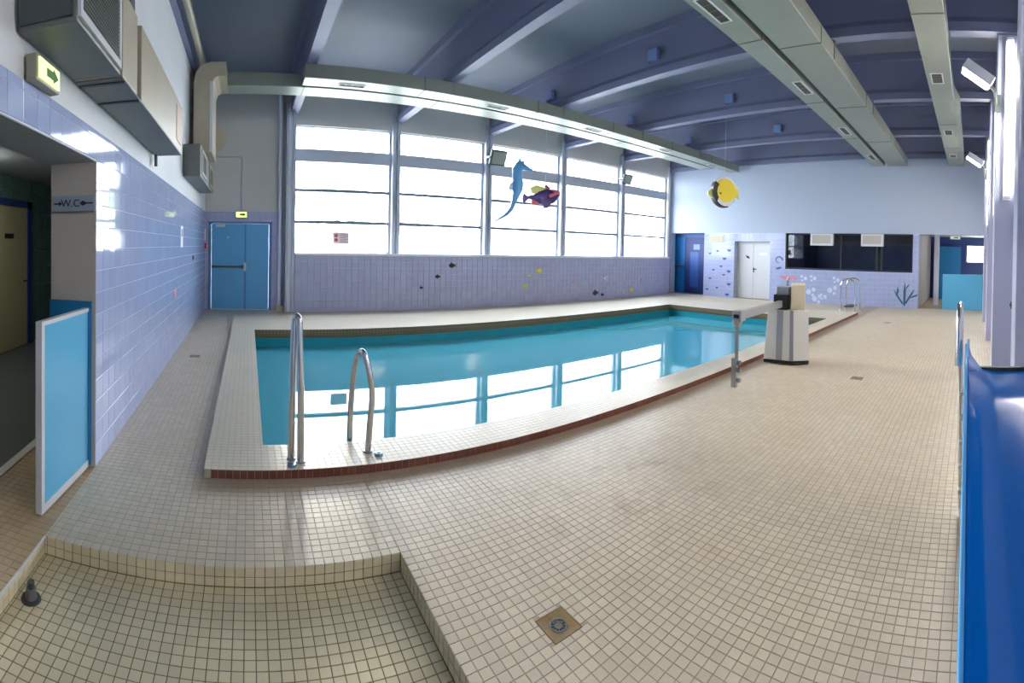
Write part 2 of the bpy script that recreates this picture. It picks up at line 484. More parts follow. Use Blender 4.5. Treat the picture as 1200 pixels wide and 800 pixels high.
def lay_tiles(parent, rects, O, A, B, N, pitch, gap, mt, mt_one, depth, cham, tilt, singles, one_name='tile', mass_name='small_tiles'):
    O_, A_, B_, N_ = Vector(O), Vector(A), Vector(B), Vector(N)
    side = pitch - gap
    cand = []
    if singles:
        for i, (l, r, s, t) in enumerate(rects):
            if abs(r - l - side) < 1e-6 and abs(t - s - side) < 1e-6:
                c = O_ + A_ * ((l + r) / 2) + B_ * ((s + t) / 2)
                if seen(c):
                    cand.append(((c - CAM_P).length ** 3 / max(abs((c - CAM_P).dot(N_)), 1e-3), i))
        cand.sort(); cand = cand[:singles]
    chosen = {i for _, i in cand}
    rest = [q for i, q in enumerate(rects) if i not in chosen]
    if rest:
        V, F = tile_mesh(rest, O, A, B, N, depth, cham, tilt)
        o = bpy.data.objects.new(mass_name, raw_mesh(mass_name, V, F, mt)); COL.objects.link(o)
        o.parent = parent; o['kind'] = 'stuff'
    if chosen:
        V, F = tile_mesh([(-side / 2, side / 2, -side / 2, side / 2)], (0, 0, 0), A, B, N, depth, cham, 0)
        me = raw_mesh(one_name, V, F, mt_one)
        for i in sorted(chosen):
            l, r, s, t = rects[i]
            o = bpy.data.objects.new(one_name, me); COL.objects.link(o)
            o.parent = parent
            o.location = O_ + A_ * ((l + r) / 2) + B_ * ((s + t) / 2)
            o.rotation_euler = (A_ * random.gauss(0, tilt) + B_ * random.gauss(0, tilt))[:]

# ------------------------------------------------------------------ room dimensions (metres)
XL, XE, YW, YR, ZC = -1.062, 14.685, 11.33, -0.58, 5.72
YLEDGE, XPE = 10.99, 14.28            # parapet face and its far end
PIT = (XL, 0.80, 0.70, 2.25); PITZ = -0.10
COP = (-0.29, 12.5, 3.11, 10.05); COPZ = 0.064
POOL = (0.127, 10.87, 3.51, 8.33)
BAND = 2.40
DOORW_L = (0.9, 3.10, 2.184)       # doorway in the left wall: y0, y1, head height
WT = 0.35
TP = 0.05                          # floor mosaic pitch
drains = [(1.246, 1.507, 0.070), (5.917, 1.47, 0.075), (-0.75, 6.52, 0.07), (11.19, 2.04, 0.075)]

# ------------------------------------------------------------------ floor
def build_floor():
    fl = MB()
    hs = [PIT, COP]
    for l, r, s, t in holes_boxes(-1.62, XE + 0.35, -0.95, YW + 0.3, [(PIT[0] - .03, PIT[1] + .03, PIT[2] - .03, PIT[3] + .03), (COP[0] + .03, COP[1] - .03, COP[2] + .03, COP[3] - .03)] + [(x - h - .003, x + h + .003, y - h - .003, y + h + .003) for x, y, h in drains]):
        fl.box(l, s, -0.25, r, t, -0.002)
    o = structure(fl.build('floor', M['grout']), 'beige mosaic tiled pool deck around the raised basin')
    rects = tile_rects(XL, XE, YR, YW - .012, TP, 0.0035, [PIT, COP, (1.105, XPE + .005, YLEDGE - .001, YW + 1)] + [(x - h - .004, x + h + .004, y - h - .004, y + h + .004) for x, y, h in drains], oa=PIT[1], ob=PIT[3])
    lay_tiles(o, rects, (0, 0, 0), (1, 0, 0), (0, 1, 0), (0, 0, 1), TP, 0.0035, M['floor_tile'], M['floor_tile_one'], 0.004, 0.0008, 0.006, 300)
    # doorway strip, browner tiles
    rects = tile_rects(-1.60, XL, DOORW_L[0], DOORW_L[1], TP, 0.0035, [], oa=XL, ob=PIT[3])
    lay_tiles(o, rects, (0, 0, 0), (1, 0, 0), (0, 1, 0), (0, 0, 1), TP, 0.0035, M['hall_tile'], M['hall_tile'], 0.004, 0.0008, 0.006, 0, mass_name='doorway_tiles')
    return o
floor = build_floor()

def build_pit():
    b = MB()
    x0, x1, y0, y1 = PIT
    b.box(x0 - .1, y0 - .1, PITZ - .15, x1 + .1, y1 + .1, PITZ - .002)
    b.box(x0 - .06, y0, PITZ - .01, x0 - .005, y1, -0.004); b.box(x1 + .005, y0, PITZ - .01, x1 + .06, y1, -0.004)
    b.box(x0 - .06, y1 + .005, PITZ - .01, x1 + .06, y1 + .06, -0.004); b.box(x0 - .06, y0 - .06, PITZ - .01, x1 + .06, y0 - .005, -0.004)
    o = structure(b.build('footbath_floor', M['pit_grout']), 'sunken tiled footbath recess in the near left corner')
    rc = tile_rects(x0, x1, y0, y1, TP, 0.0045, [], oa=x1, ob=y1)
    lay_tiles(o, rc, (0, 0, PITZ), (1, 0, 0), (0, 1, 0), (0, 0, 1), TP, 0.0045, M['pit_tile'], M['pit_tile_one'], 0.004, 0.0008, 0.008, 300)
    for O, A, B, N, a0, a1, oa in (((0, y1, 0), (1, 0, 0), (0, 0, 1), (0, -1, 0), x0, x1, x1), ((x1, 0, 0), (0, 1, 0), (0, 0, 1), (-1, 0, 0), y0, y1, y1),
                              ((x0, 0, 0), (0, 1, 0), (0, 0, 1), (1, 0, 0), y0, y1, y1)):
        rc = tile_rects(a0, a1, PITZ, -0.0035, TP, 0.0045, [], oa=oa, ob=0)
        lay_tiles(o, rc, O, A, B, N, TP, 0.0045, M['pit_tile'], M['pit_tile_one'], 0.004, 0.0008, 0.006, 0, mass_name='riser_tiles')
    e = MB()
    e.box(x0 - .004, y0, -0.012, x0 + .004, y1, 0.001)
    e.build('edge_strip', M['white_metal'], o)
build_pit()

# ------------------------------------------------------------------ pool basin, coping, water
def build_pool():
    p = MB()
    cx0, cx1, cy0, cy1 = COP; x0, x1, y0, y1 = POOL
    D = -1.45
    for l, r, s, t in holes_boxes(cx0 + .006, cx1 - .006, cy0 + .006, cy1 - .006, [(POOL[0] - .006, POOL[1] + .006, POOL[2] - .006, POOL[3] + .006)]):
        p.box(l, s, -0.06, r, t, COPZ - .002)
    o = structure(p.build('pool_basin', M['coping_grout']), 'rectangular pool basin with raised pale tiled coping')
    b = MB()
    b.box(x0 - .15, y0 - .15, D - .1, x1 + .15, y1 + .15, D)
    b.build('pool_floor', M['pool_bottom'], o)
    b = MB()
    g = .03
    for a in ((x0 - .15, y0 - .15, x0 - g, y1 + .15), (x1 + g, y0 - .15, x1 + .15, y1 + .15), (x0 - g, y0 - .15, x1 + g, y0 - g), (x0 - g, y1 + g, x1 + g, y1 + .15)):
        b.box(a[0], a[1], D, a[2], a[3], -0.10)
    b.build('pool_wall', M['pool_tile'], o)
    b = MB()
    g = .05
    for a in ((x0 - .15, y0 - .15, x0 - g, y1 + .15), (x1 + g, y0 - .15, x1 + .15, y1 + .15), (x0 - g, y0 - .15, x1 + g, y0 - g), (x0 - g, y1 + g, x1 + g, y1 + .15)):
        b.box(a[0], a[1], -0.10, a[2], a[3], -0.06)
    b.build('gutter_band', M['gutter'], o)
    rc = tile_rects(cx0, cx1, cy0, cy1, TP, 0.0030, [POOL])
    lay_tiles(o, rc, (0, 0, COPZ), (1, 0, 0), (0, 1, 0), (0, 0, 1), TP, 0.0030, M['coping_tile'], M['coping_tile'], 0.003, 0.001, 0.006, 0, mass_name='coping_tiles')
    # inner and outer faces
    for O, A, N, a0, a1 in (((0, y1, 0), (1, 0, 0), (0, -1, 0), x0, x1), ((0, y0, 0), (1, 0, 0), (0, 1, 0), x0, x1),
                            ((x0, 0, 0), (0, 1, 0), (1, 0, 0), y0, y1), ((x1, 0, 0), (0, 1, 0), (-1, 0, 0), y0, y1)):
        rc = tile_rects(a0, a1, -0.06, COPZ - .002, 0.062, 0.003, [], ob=COPZ - .062)
        lay_tiles(o, rc, O, A, (0, 0, 1), N, 0.062, 0.003, M['gutter'], M['gutter'], 0.003, 0.001, 0.004, 0, mass_name='inner_edge_tiles')
    for O, A, N, a0, a1 in (((cx0, 0, 0), (0, 1, 0), (-1, 0, 0), cy0, cy1), ((cx1, 0, 0), (0, 1, 0), (1, 0, 0), cy0, cy1), ((0, cy1, 0), (1, 0, 0), (0, 1, 0), cx0, cx1)):
        rc = tile_rects(a0, a1, 0.0, COPZ - .002, 0.062, 0.003, [], ob=0)
        lay_tiles(o, rc, O, A, (0, 0, 1), N, 0.062, 0.003, M['coping_tile'], M['coping_tile'], 0.003, 0.001, 0.004, 0, mass_name='outer_edge_tiles')
    # red-brown facing tiles of the near edge, one by one
    side = TP - .003
    V, F = tile_mesh([(-side / 2, side / 2, 0.001, COPZ - .004)], (0, 0, 0), (1, 0, 0), (0, 0, 1), (0, -1, 0), 0.005, 0.001, 0)
    me = raw_mesh('edge_tile', V, F, M['maroon'])
    n = int((cx1 - cx0 - .05) / TP)
    for i in range(n):
        t = bpy.data.objects.new('edge_tile', me); COL.objects.link(t); t.parent = o
        t.location = (cx0 + .05 + (i + .5) * TP, cy0 + .001, 0)
    wt = MB(); g = .029
    wt.box(x0 - g, y0 - g, D + .001, x1 + g, y1 + g, -0.26)
    me = bpy.data.meshes.new('pool_water')
    me.from_pydata([(x0 - g, y0 - g, -.25), (x1 + g, y0 - g, -.25), (x1 + g, y1 + g, -.25), (x0 - g, y1 + g, -.25)], [], [(0, 1, 2, 3)])
    me.materials.append(M['water'])
    wo = bpy.data.objects.new('pool_water', me); COL.objects.link(wo)
    tag(wo, 'still turquoise water filling the pool, mirroring the windows', 'water', None, 'stuff')
build_pool()

# ------------------------------------------------------------------ walls
def build_left_wall():
    b = MB()
    dy0, dy1, dz = DOORW_L
    for l, r, s, t in holes_boxes(YR - .25, YW + .3, -0.02, ZC + .2, [(dy0, dy1, -1, dz)]):
        b.box(XL - WT, l, s, XL - .012, r, t)
    o = structure(b.build('wall_left', M['white_wall']), 'left wall, glossy lilac tiles below and plain paint above')
    g = MB()
    for l, r, s, t in holes_boxes(YR, YW - .012, 0.001, BAND - .004, [(dy0, dy1, -1, dz)]):
        g.box(XL - .0125, l, s, XL - .004, r, t)
    g.build('grout_bed', M['tile_grout'], o)
    rc = tile_rects(YR, YW - .012, 0.0, BAND, 0.157, 0.004, [(dy0, dy1, -1, dz)], oa=dy1, ob=0.936 - 6 * .157)
    lay_tiles(o, rc, (XL, 0, 0), (0, 1, 0), (0, 0, 1), (1, 0, 0), 0.157, 0.004, M['wall_tile_left'], M['wall_tile_left_one'], 0.005, 0.0015, 0.003, 300, one_name='wall_tile', mass_name='wall_tiles')
    # doorway lining
    j = MB()
    j.box(XL - WT, dy1 - .006, 0, XL - .001, dy1 + .001, dz); j.build('door_jamb', M['jamb'], o)
    j = MB(); j.box(XL - WT, dy0, dz - .006, XL - .001, dy1, dz + .001); j.build('door_soffit', M['soffit'], o)
    j = MB(); j.box(XL - WT, dy1 - .03, 0.02, XL - .03, dy1 - .007, 1.19); j.build('jamb_panel', M['cyan_deep'], o)
    # top strip with boxed-out trunking
    j = MB(); j.box(XL - .011, YR, 4.80, XL + .08, YW, ZC); j.build('wall_top_band', M['beam'], o)
build_left_wall()

BAYS = [(1.13 + 2.71 * k, 3.575 + 2.71 * k) for k in range(5)]
Z_SILL, Z_T0, Z_T1, Z_TOP = 1.43, 3.685, 3.995, 4.56
def build_back_wall():
    b = MB()
    hs = [(-0.935, 0.52, -1, 2.13)] + [(1.11, 14.45, Z_SILL - .02, Z_TOP)]
    for l, r, s, t in holes_boxes(XL - .012, XE + .3, -0.02, ZC + .2, hs):
        b.box(l, YW, s, r, YW + .30, t)
    o = structure(b.build('wall_back', M['back_wall']), 'long window wall beyond the pool with a lilac tiled parapet')
    # parapet under the windows
    p = MB(); p.box(1.11, YLEDGE + .012, 0, XPE, YW - .001, 1.365); p.build('parapet', M['tile_grout'], o)
    s = MB(); s.box(1.11, YLEDGE - .015, 1.366, XPE + .004, YW - .002, 1.425); s.box(1.11, YW - .002, 1.366, 14.45, YW + .29, 1.425); s.build('window_sill', M['sill'], o, bevel=.006)
    rc = tile_rects(1.11, XPE, 0, 1.365, 0.157, 0.006, [], ob=1.365 - 9 * .157)
    lay_tiles(o, rc, (0, YLEDGE, 0), (1, 0, 0), (0, 0, 1), (0, -1, 0), 0.157, 0.006, M['wall_tile_back'], M['wall_tile_back'], 0.011, 0.0015, 0.005, 0, mass_name='wall_tiles')
    g = MB()
    for l, r, s_, t in holes_boxes(XL, 0.86, 0.001, BAND + .005, [(-0.95, 0.535, -1, 2.145)]):
        g.box(l, YW - .008, s_, r, YW - .001, t)
    g.build('grout_bed', M['tile_grout'], o)
    rc = tile_rects(XL + .004, 0.86, 0, BAND + .01, 0.157, 0.004, [(-0.955, 0.54, -1, 2.15)])
    lay_tiles(o, rc, (0, YW - .012, 0), (1, 0, 0), (0, 0, 1), (0, -1, 0), 0.157, 0.004, M['wall_tile_back'], M['wall_tile_back'], 0.006, 0.0015, 0.004, 0, mass_name='doorside_tiles')
build_back_wall()

def build_windows():
    names = ['first window bay from the left, the one with the taped notice', 'second window bay from the left', 'third window bay, behind the hanging seahorse and fish',
             'fourth window bay from the left', 'fifth window bay, next to the far right corner']
    rows = [(Z_SILL, 2.152), (2.222, 2.942), (3.012, Z_T0), (Z_T1, Z_TOP)]
    for k, (a, b_) in enumerate(BAYS):
        f = MB()
        y0, y1 = YW + .06, YW + .16
        for (l, r, s, t) in ((a - .03, b_ + .03, Z_T0, Z_T1),):
            f.box(l, y0 - .02, s, r, y1, t)
        f.box(a - .03, y0, Z_SILL - .02, a + .025, y1, Z_TOP); f.box(b_ - .025, y0, Z_SILL - .02, b_ + .03, y1, Z_TOP)
        f.box(a, y0, Z_SILL - .02, b_, y1, Z_SILL + .02); f.box(a, y0, Z_TOP - .03, b_, y1, Z_TOP)
        wn = f.build('window_%d' % (k + 1), M['mullion'])
        structure(wn, names[k])
        for (s, t) in ((2.152, 2.222), (2.942, 3.012)):
            q = MB(); q.box(a + .02, y0 - .01, s, b_ - .02, y1, t); q.build('glazing_bar', M['bar_dark'], wn)
        for (s, t) in rows:
            q = MB(); q.box(a + .02, YW + .105, s + .012, b_ - .02, YW + .113, t - .012); q.build('pane', M['pane'], wn)
    # columns between the bays: H-section, bright web between two darker flanges
    for k in range(4):
        a = BAYS[k][1] + .03; b_ = BAYS[k + 1][0] - .03
        c = MB()
        c.box(a, YW - .10, 1.426, a + .085, YW + .25, 5.0); c.box(b_ - .085, YW - .10, 1.426, b_, YW + .25, 5.0)
        o = structure(c.build('column', M['mullion']), 'grey steel column number %d from the left between the windows' % (k + 2))
        w_ = MB(); w_.box(a + .085, YW - .04, 1.426, b_ - .085, YW + .24, 5.0); w_.build('column_web', M['mullion_light'], o)
    c = MB(); c.box(0.885, YLEDGE - .02, 0, 0.935, YW - .001, 5.0); c.box(1.03, YLEDGE - .02, 0, 1.10, YW - .001, 5.0)
    o = structure(c.build('column', M['mullion']), 'light grey column left of the first window, standing on the floor')
    w_ = MB(); w_.box(0.935, YLEDGE + .03, 0, 1.03, YW - .002, 5.0); w_.build('column_web', M['mullion_light'], o)
    c = MB(); c.box(14.46, YW - .05, 1.426, 14.56, YW + .25, 5.0)
    structure(c.build('column', M['mullion_light']), 'pale end post right of the fifth window')
build_windows()

# end wall with its openings: y0,y1,z0,z1
OP_REC = (9.66, 11.26, -1, 2.38); OP_DOOR = (6.88, 8.33, -1, 2.07); OP_WIN = (1.90, 6.31, 1.13, 2.375); OP_COR = (-0.37, 1.70, -1, 2.375)
def build_end_wall():
    b = MB(); T = .30
    hs = [OP_REC, OP_DOOR, OP_WIN, OP_COR]
    for l, r, s, t in holes_boxes(YR - .25, YW + .3, -0.02, ZC + .2, hs):
        b.box(XE + .012, l, s, XE + T, r, t)
    o = structure(b.build('wall_end', M['end_wall']), 'far end wall, pale blue above a tiled lower band')
    g = MB()
    for l, r, s, t in holes_boxes(YR, YW, 0.001, BAND - .03, hs):
        g.box(XE + .004, l, s, XE + .013, r, t)
    g.build('grout_bed', M['tile_grout'], o)
    rc = tile_rects(YR, YW, 0, BAND - .025, 0.157, 0.005, hs)
    lay_tiles(o, rc, (XE, 0, 0), (0, 1, 0), (0, 0, 1), (-1, 0, 0), 0.157, 0.005, M['wall_tile_end'], M['wall_tile_end'], 0.005, 0.0015, 0.004, 0, mass_name='wall_tiles')
    # recess at the left with the blue double door
    q = MB()
    q.box(XE + T, OP_REC[1] + .35, 0, XE + 1.0, OP_REC[1] + .7, 2.6); q.box(XE + T, OP_REC[0] - .06, 0, XE + 1.0, OP_REC[0], 2.6)
    q.box(XE + T, OP_REC[0], 2.38, XE + 1.0, OP_REC[1] + .6, 2.6); q.box(XE + .9, OP_REC[0], 0, XE + 1.0, OP_REC[1] + .4, 2.6); q.box(XE + T, OP_REC[0], -.1, XE + 1.0, OP_REC[1] + .4, -.002)
    q.build('recess_lining', M['deep_blue'], o)
    # white door lining
    q = MB(); q.box(XE + T, OP_DOOR[0] - .1, 0, XE + T + .1, OP_DOOR[1] + .1, 2.3)
    q.build('door_backing', M['end_wall'], o)
    # dark office behind the glazed opening
    q = MB()
    X1 = XE + 3.4
    q.box(XE + T, OP_WIN[0] - .06, 0, X1, OP_WIN[0], 2.6); q.box(XE + T, OP_WIN[1], 0, X1, OP_WIN[1] + .06, 2.6)
    q.box(X1, OP_WIN[0], 0, X1 + .06, OP_WIN[1], 2.6); q.box(XE + T, OP_WIN[0], 2.55, X1, OP_WIN[1], 2.6); q.box(XE + T, OP_WIN[0], -.02, X1, OP_WIN[1], 0.02)
    q.build('office_lining', M['navy'], o)
    q = MB(); q.box(XE + .6, 2.1, 0.75, XE + 1.2, 6.1, 0.80); q.build('office_worktop', M['unit_dark'], o)
    q = MB(); q.box(X1 - .05, 3.55, 0.3, X1 - .02, 3.62, 2.3); q.box(X1 - .05, 3.75, .3, X1 - .02, 3.82, 2.3); q.build('office_post', M['sticker_yellow'], o)
    # corridor behind the right opening
    q = MB(); X2 = XE + 4.2
    q.box(XE + T, OP_COR[1], 0, X2, OP_COR[1] + .06, 2.6); q.box(XE + T, -1.3, 2.5, X2, OP_COR[1], 2.6); q.box(XE + T, -1.36, 0, X2, -1.3, 2.6)
    q.build('corridor_lining', M['jamb'], o)
    q = MB()
    for l, r, s, t in holes_boxes(-1.3, OP_COR[1], 0, 2.55, [(-0.75, 0.22, 1.5, 2.15)]):
        q.box(X2, l, s, X2 + .08, r, t)
    q.build('corridor_end_wall', M['navy'], o)
    q = MB(); q.box(X2 - .5, 0.45, 0.0, X2 - .42, 1.35, 2.1); q.build('corridor_door', M['cyan_deep'], o)
    q = MB(); q.box(X2, -.75, 1.80, X2 + .07, .22, 1.85); q.box(X2, -.78, 1.47, X2 + .07, .25, 1.51); q.box(X2, .2, 1.5, X2 + .07, .26, 2.18); q.build('corridor_window_frame', M['white_metal'], o)
    q = MB(); q.box(XE + T, -1.3, -.1, X2, OP_COR[1], 0.0); q.build('corridor_floor', M['grout'], o)
    q = MB(); q.box(XE + 1.3, 1.15, 0.0, XE + 1.45, 1.32, 2.5); q.build('corridor_post', M['right_wall'], o)
build_end_wall()

def build_right_wall():
    b = MB(); b.box(XL - WT, YR - .25, -0.02, XE + .3, YR, ZC + .2)
    o = structure(b.build('wall_right', M['right_wall']), 'pale lilac right wall ribbed with posts')
    # narrow vertical ribs and a pipe run, far part of the wall only
    for k in range(20):
        x = 4.6 + k * .5
        q = MB(); q.box(x, YR - .001, 0.0, x + .06, YR + .035, 4.7); q.build('wall_rib', M['pilaster'], o)
    for k, x in enumerate((6.62, 9.33, 12.04, 3.91)):
        c = MB(); c.box(x - .16, YR - .001, 0, x + .16, -.30 if k < 3 else -.36, 4.79)
        structure(c.build('column', M['pilaster'], bevel=.01), ('second', 'third', 'fourth', 'first')[k] + ' square pilaster on the right wall')
build_right_wall()

# hallway behind the left doorway
def build_hall():
    x0, x1 = -3.4, XL - WT
    b = MB()
    b.box(x0 - .2, -1.0, -0.02, x0 - .012, 9.0, 2.7)
    o = structure(b.build('wall_hallway', M['tile_grout']), 'dark green tiled hallway wall behind the left doorway')
    rc = tile_rects(1.5, 9.0, 0, 2.68, 0.30, 0.006, [(5.0, 6.62, -1, 2.24)])
    lay_tiles(o, rc, (x0, 0, 0), (0, 1, 0), (0, 0, 1), (1, 0, 0), 0.30, 0.006, M['green_tile'], M['green_tile'], 0.012, 0.002, 0.004, 0, one_name='wall_tile', mass_name='wall_tiles')
    q = MB(); q.box(x0 - .2, 8.9, 0, x1, 9.0, 2.7); q.box(x0 - .2, -1.0, 0, x1, -.9, 2.7); q.build('hallway_side', M['green_tile'], o)
    q = MB(); q.box(x0 - .2, -1, 2.6, x1, 9, 2.72); q.build('hallway_ceiling', M['soffit'], o)
    q = MB(); q.box(x0 - .2, -1, -.25, -1.66, 9, -.001); q.build('hallway_floor', M['dark_floor'], o)
    q = MB(); q.box(-1.66, DOORW_L[0], -.2, -1.60, 8.9, .012); q.build('threshold_strip', M['threshold'], o)
    # door in it
    f = MB()
    f.box(x0 - .01, 6.50, 0, x0 + .03, 6.64, 2.26); f.box(x0 - .01, 5.0, 2.16, x0 + .03, 6.64, 2.26); f.box(x0 - .01, 4.98, 0, x0 + .03, 5.06, 2.26)
    d = f.build('door_4', M['navy']); structure(d, 'olive hallway door in a dark blue frame behind the left doorway')
    q = MB(); q.box(x0 - .012, 5.06, .01, x0 + .012, 6.50, 2.16); q.build('door_leaf', M['olive_door'], d)
    q = MB(); q.box(x0 + .012, 5.80, 1.68, x0 + .018, 6.06, 1.75); q.build('name_plate', M['black'], d)
    q = MB(); q.cyl((x0 + .012, 6.42, 1.02), (x0 + .06, 6.42, 1.02), .012, 8); q.cyl((x0 + .06, 6.42, 1.02), (x0 + .06, 6.30, 1.02), .01, 8); q.build('door_handle', M['black'], d)
build_hall()
t = thing('hall_fill_lamp', 'added unseen fill lamp, round and opal, on the hallway ceiling behind the doorway', 'lamp', (-2.9, 4.35, 2.6))  # unseen lamp, added to brighten the dark hallway
q = MB(); q.cyl((-2.9, 4.35, 2.599), (-2.9, 4.35, 2.57), .20, 24); q.build('fill_lamp_base', M['white_metal'], t)
q = MB(); q.tube([(-2.9, 4.35, 2.57), (-2.9, 4.35, 2.53), (-2.9, 4.35, 2.50)], [.18, .15, .06], 24); q.build('fill_lamp_globe', mat('opal_fill_glow', rgb(250, 246, 236), .5, emit=(1, .95, .85, 1), estr=32.0), t, smooth=True)

# ------------------------------------------------------------------ ceiling and beams
def build_ceiling():
    b = MB(); b.box(XL - WT, YR - .25, ZC, XE + .3, YW + .3, ZC + .2)
    structure(b.build('ceiling', M['ceiling']), 'dusky blue ceiling slab high above the pool')
    for k in range(6):
        xr = 1.18 + 2.71 * k          # right edge of the bottom flange
        m = MB()
        m.box(xr - .19, YR, 4.80, xr, YW, 4.93)                 # bottom flange
        m.prism([(xr - .19, YR, 4.93), (xr, YR, 4.93), (xr - .05, YR, 5.02), (xr - .14, YR, 5.02)], (0, YW - YR, 0))
        m.box(xr - .14, YR, 5.02, xr - .05, YW, 5.58)           # web
        m.box(xr - .24, YR, 5.58, xr + .05, YW, ZC)             # top flange
        if k == 5: m.v = [(min(x, XE), y, z) for x, y, z in m.v]
        structure(m.build('beam', M['beam']), 'ceiling beam number %d counted from the left wall' % (k + 1))
build_ceiling()

# ------------------------------------------------------------------ ducts under the beams
def duct(label, x0, x1, y0, y1, z0, z1, seams, grilles, name='air_duct', m='duct', g_on=(0.45, 0.13), gx=None):
    t = thing(name, label, 'duct', (x0, (y0 + y1) / 2, z0))
    xs = [x0] + list(seams) + [x1]
    for a, b_ in zip(xs[:-1], xs[1:]):
        q = MB(); q.box(a + .004, y0, z0, b_ - .004, y1, z1); q.build('duct_section', M[m], t, bevel=.006, seg=1)
    for s in seams:
        q = MB(); q.box(s - .012, y0 - .006, z0 - .006, s + .012, y1 + .006, z1 + .004); q.build('seam_flange', M['duct_seam'], t)
    for gx_, gy in grilles:
        lx, ly = g_on
        q = MB()
        for l, r, s, u in holes_boxes(gx_ - lx / 2, gx_ + lx / 2, gy - ly / 2, gy + ly / 2, [(gx_ - lx / 2 + .02, gx_ + lx / 2 - .02, gy - ly / 2 + .02, gy + ly / 2 - .02)]):
            q.box(l, s, z0 - .012, r, u, z0 - .0005)
        gr = q.build('duct_grille', M['white_metal'] if m == 'duct' else M['duct'], t)
        q = MB(); q.box(gx_ - lx / 2 + .02, gy - ly / 2 + .02, z0 - .003, gx_ + lx / 2 - .02, gy + ly / 2 - .02, z0 - .0004); q.build('grille_opening', M['grille_dark'], gr)
        q = MB()
        for k in range(3):
            xx = gx_ - lx / 2 + .02 + (lx - .04) * (k + 1) / 4
            q.box(xx - .006, gy - ly / 2 + .02, z0 - .010, xx + .006, gy + ly / 2 - .02, z0 - .003)
        each(q, 'grille_bar', M['duct_seam'], gr)
    # hanger straps up to the beams
    for k in range(6):
        xb = 1.18 + 2.71 * k - .1
        if x0 + .1 < xb < x1 - .1:
            q = MB(); q.box(xb - .02, y0 - .012, z0 + .02, xb + .02, y0 - .004, 4.80); q.box(xb - .02, y1 + .004, z0 + .02, xb + .02, y1 + .012, 4.80)
            each(q, 'hanger_strap', M['steel'], t)
    return t

ZD0, ZD1 = 4.545, 4.79
duct('front one of the twin flat ducts along the windows, with slot grilles', 0.95, 14.45, 8.08, 8.50, ZD0, ZD1, (3.2, 5.8, 8.1, 10.5, 12.6),
     [(1.85, 8.3), (4.9, 8.3), (7.6, 8.3), (10.4, 8.3), (13.0, 8.3)], g_on=(.5, .16))
dt = duct('rear one of the twin flat ducts along the windows, bending down beside the doorway wall', -0.42, 13.4, 8.58, 9.08, ZD0, ZD1, (1.0, 3.7, 6.3, 9.0, 11.2), [], m='duct')
q = MB()
e = [(-0.42, 4.79), (-0.70, 4.79), (-0.86, 4.74), (-0.95, 4.62), (-0.985, 4.45), (-0.985, 3.22), (-0.66, 3.22), (-0.66, 4.40), (-0.63, 4.50), (-0.56, 4.545), (-0.42, 4.545)]
q.prism([(x, 8.10, z) for x, z in e], (0, .96, 0)); q.build('duct_elbow', M['duct_beige'], dt)
q = MB(); q.box(-.70, 8.085, 3.22, -.645, 8.12, 4.45); q.build('corner_angle', M['white_metal'], dt)

def twin(label, y0, y1, seams, grs, x1):
    return duct(label, -1.0, x1, y0, y1, 4.50, 4.755, seams, grs, g_on=(.62, .17))
twin('twin duct across the middle of the ceiling, the narrower one with framed grilles', 2.80, 3.17, (2.0, 5.55, 8.2, 10.9), [(1.8, 2.99), (4.62, 2.99), (7.4, 2.92), (10.2, 2.96), (13.0, 2.94)], 14.3)
twin('twin duct across the middle of the ceiling, the wider plain one', 2.08, 2.70, (3.2, 5.9, 8.6, 11.3), [], 14.3)
t4 = duct('narrow single ceiling duct with small grilles, beside the strip lights', -1.0, 14.3, 0.39, 0.79, 4.50, 4.75, (2.2, 5.4, 9.9, 12.0), [(7.35, .62), (10.5, .60), (12.9, .59)], g_on=(.42, .2))
q = MB(); q.prism([(8.3, .39, 4.5), (8.9, .30, 4.5), (14.29, .30, 4.5), (14.29, .39, 4.5)], (0, 0, .25)); q.build('duct_step', M['duct'], t4)
# pipe along the top of the left wall
q = MB(); q.cyl((-0.86, YR + .05, 4.86), (-0.86, 8.6, 4.86), .055, 14)
tag(q.build('wall_pipe', M['duct_beige'], smooth=True), 'beige pipe running along the top of the wall above the air units', 'pipe')

# pale blue boxes on the beam webs
k = 0
lab = {5.40: 'middle of the ceiling', 8.46: 'twin window ducts'}
for xb, nm in ((6.45, 'third'), (9.16, 'fourth'), (11.87, 'fifth')):
    for yb, zb in ((5.40, 5.17), (8.46, 5.13)):
        t = thing('junction_box', 'pale blue box on the %s ceiling beam, near the %s' % (nm, lab[yb]), 'box', (xb, yb, zb - .1), 'pale blue boxes on the ceiling beams')
        q = MB(); q.box(xb, yb - .11, zb - .10, xb - .10, yb + .11, zb + .10); q.build('box_body', M['box_blue'], t, bevel=.01)
        q = MB(); q.box(xb + .0, yb - .14, zb + .02, xb + .13, yb - .11, zb + .05); q.box(xb - .06, yb + .115, zb - .12, xb + .12, yb + .13, zb - .09); each(q, 'bracket', M['steel'], t)

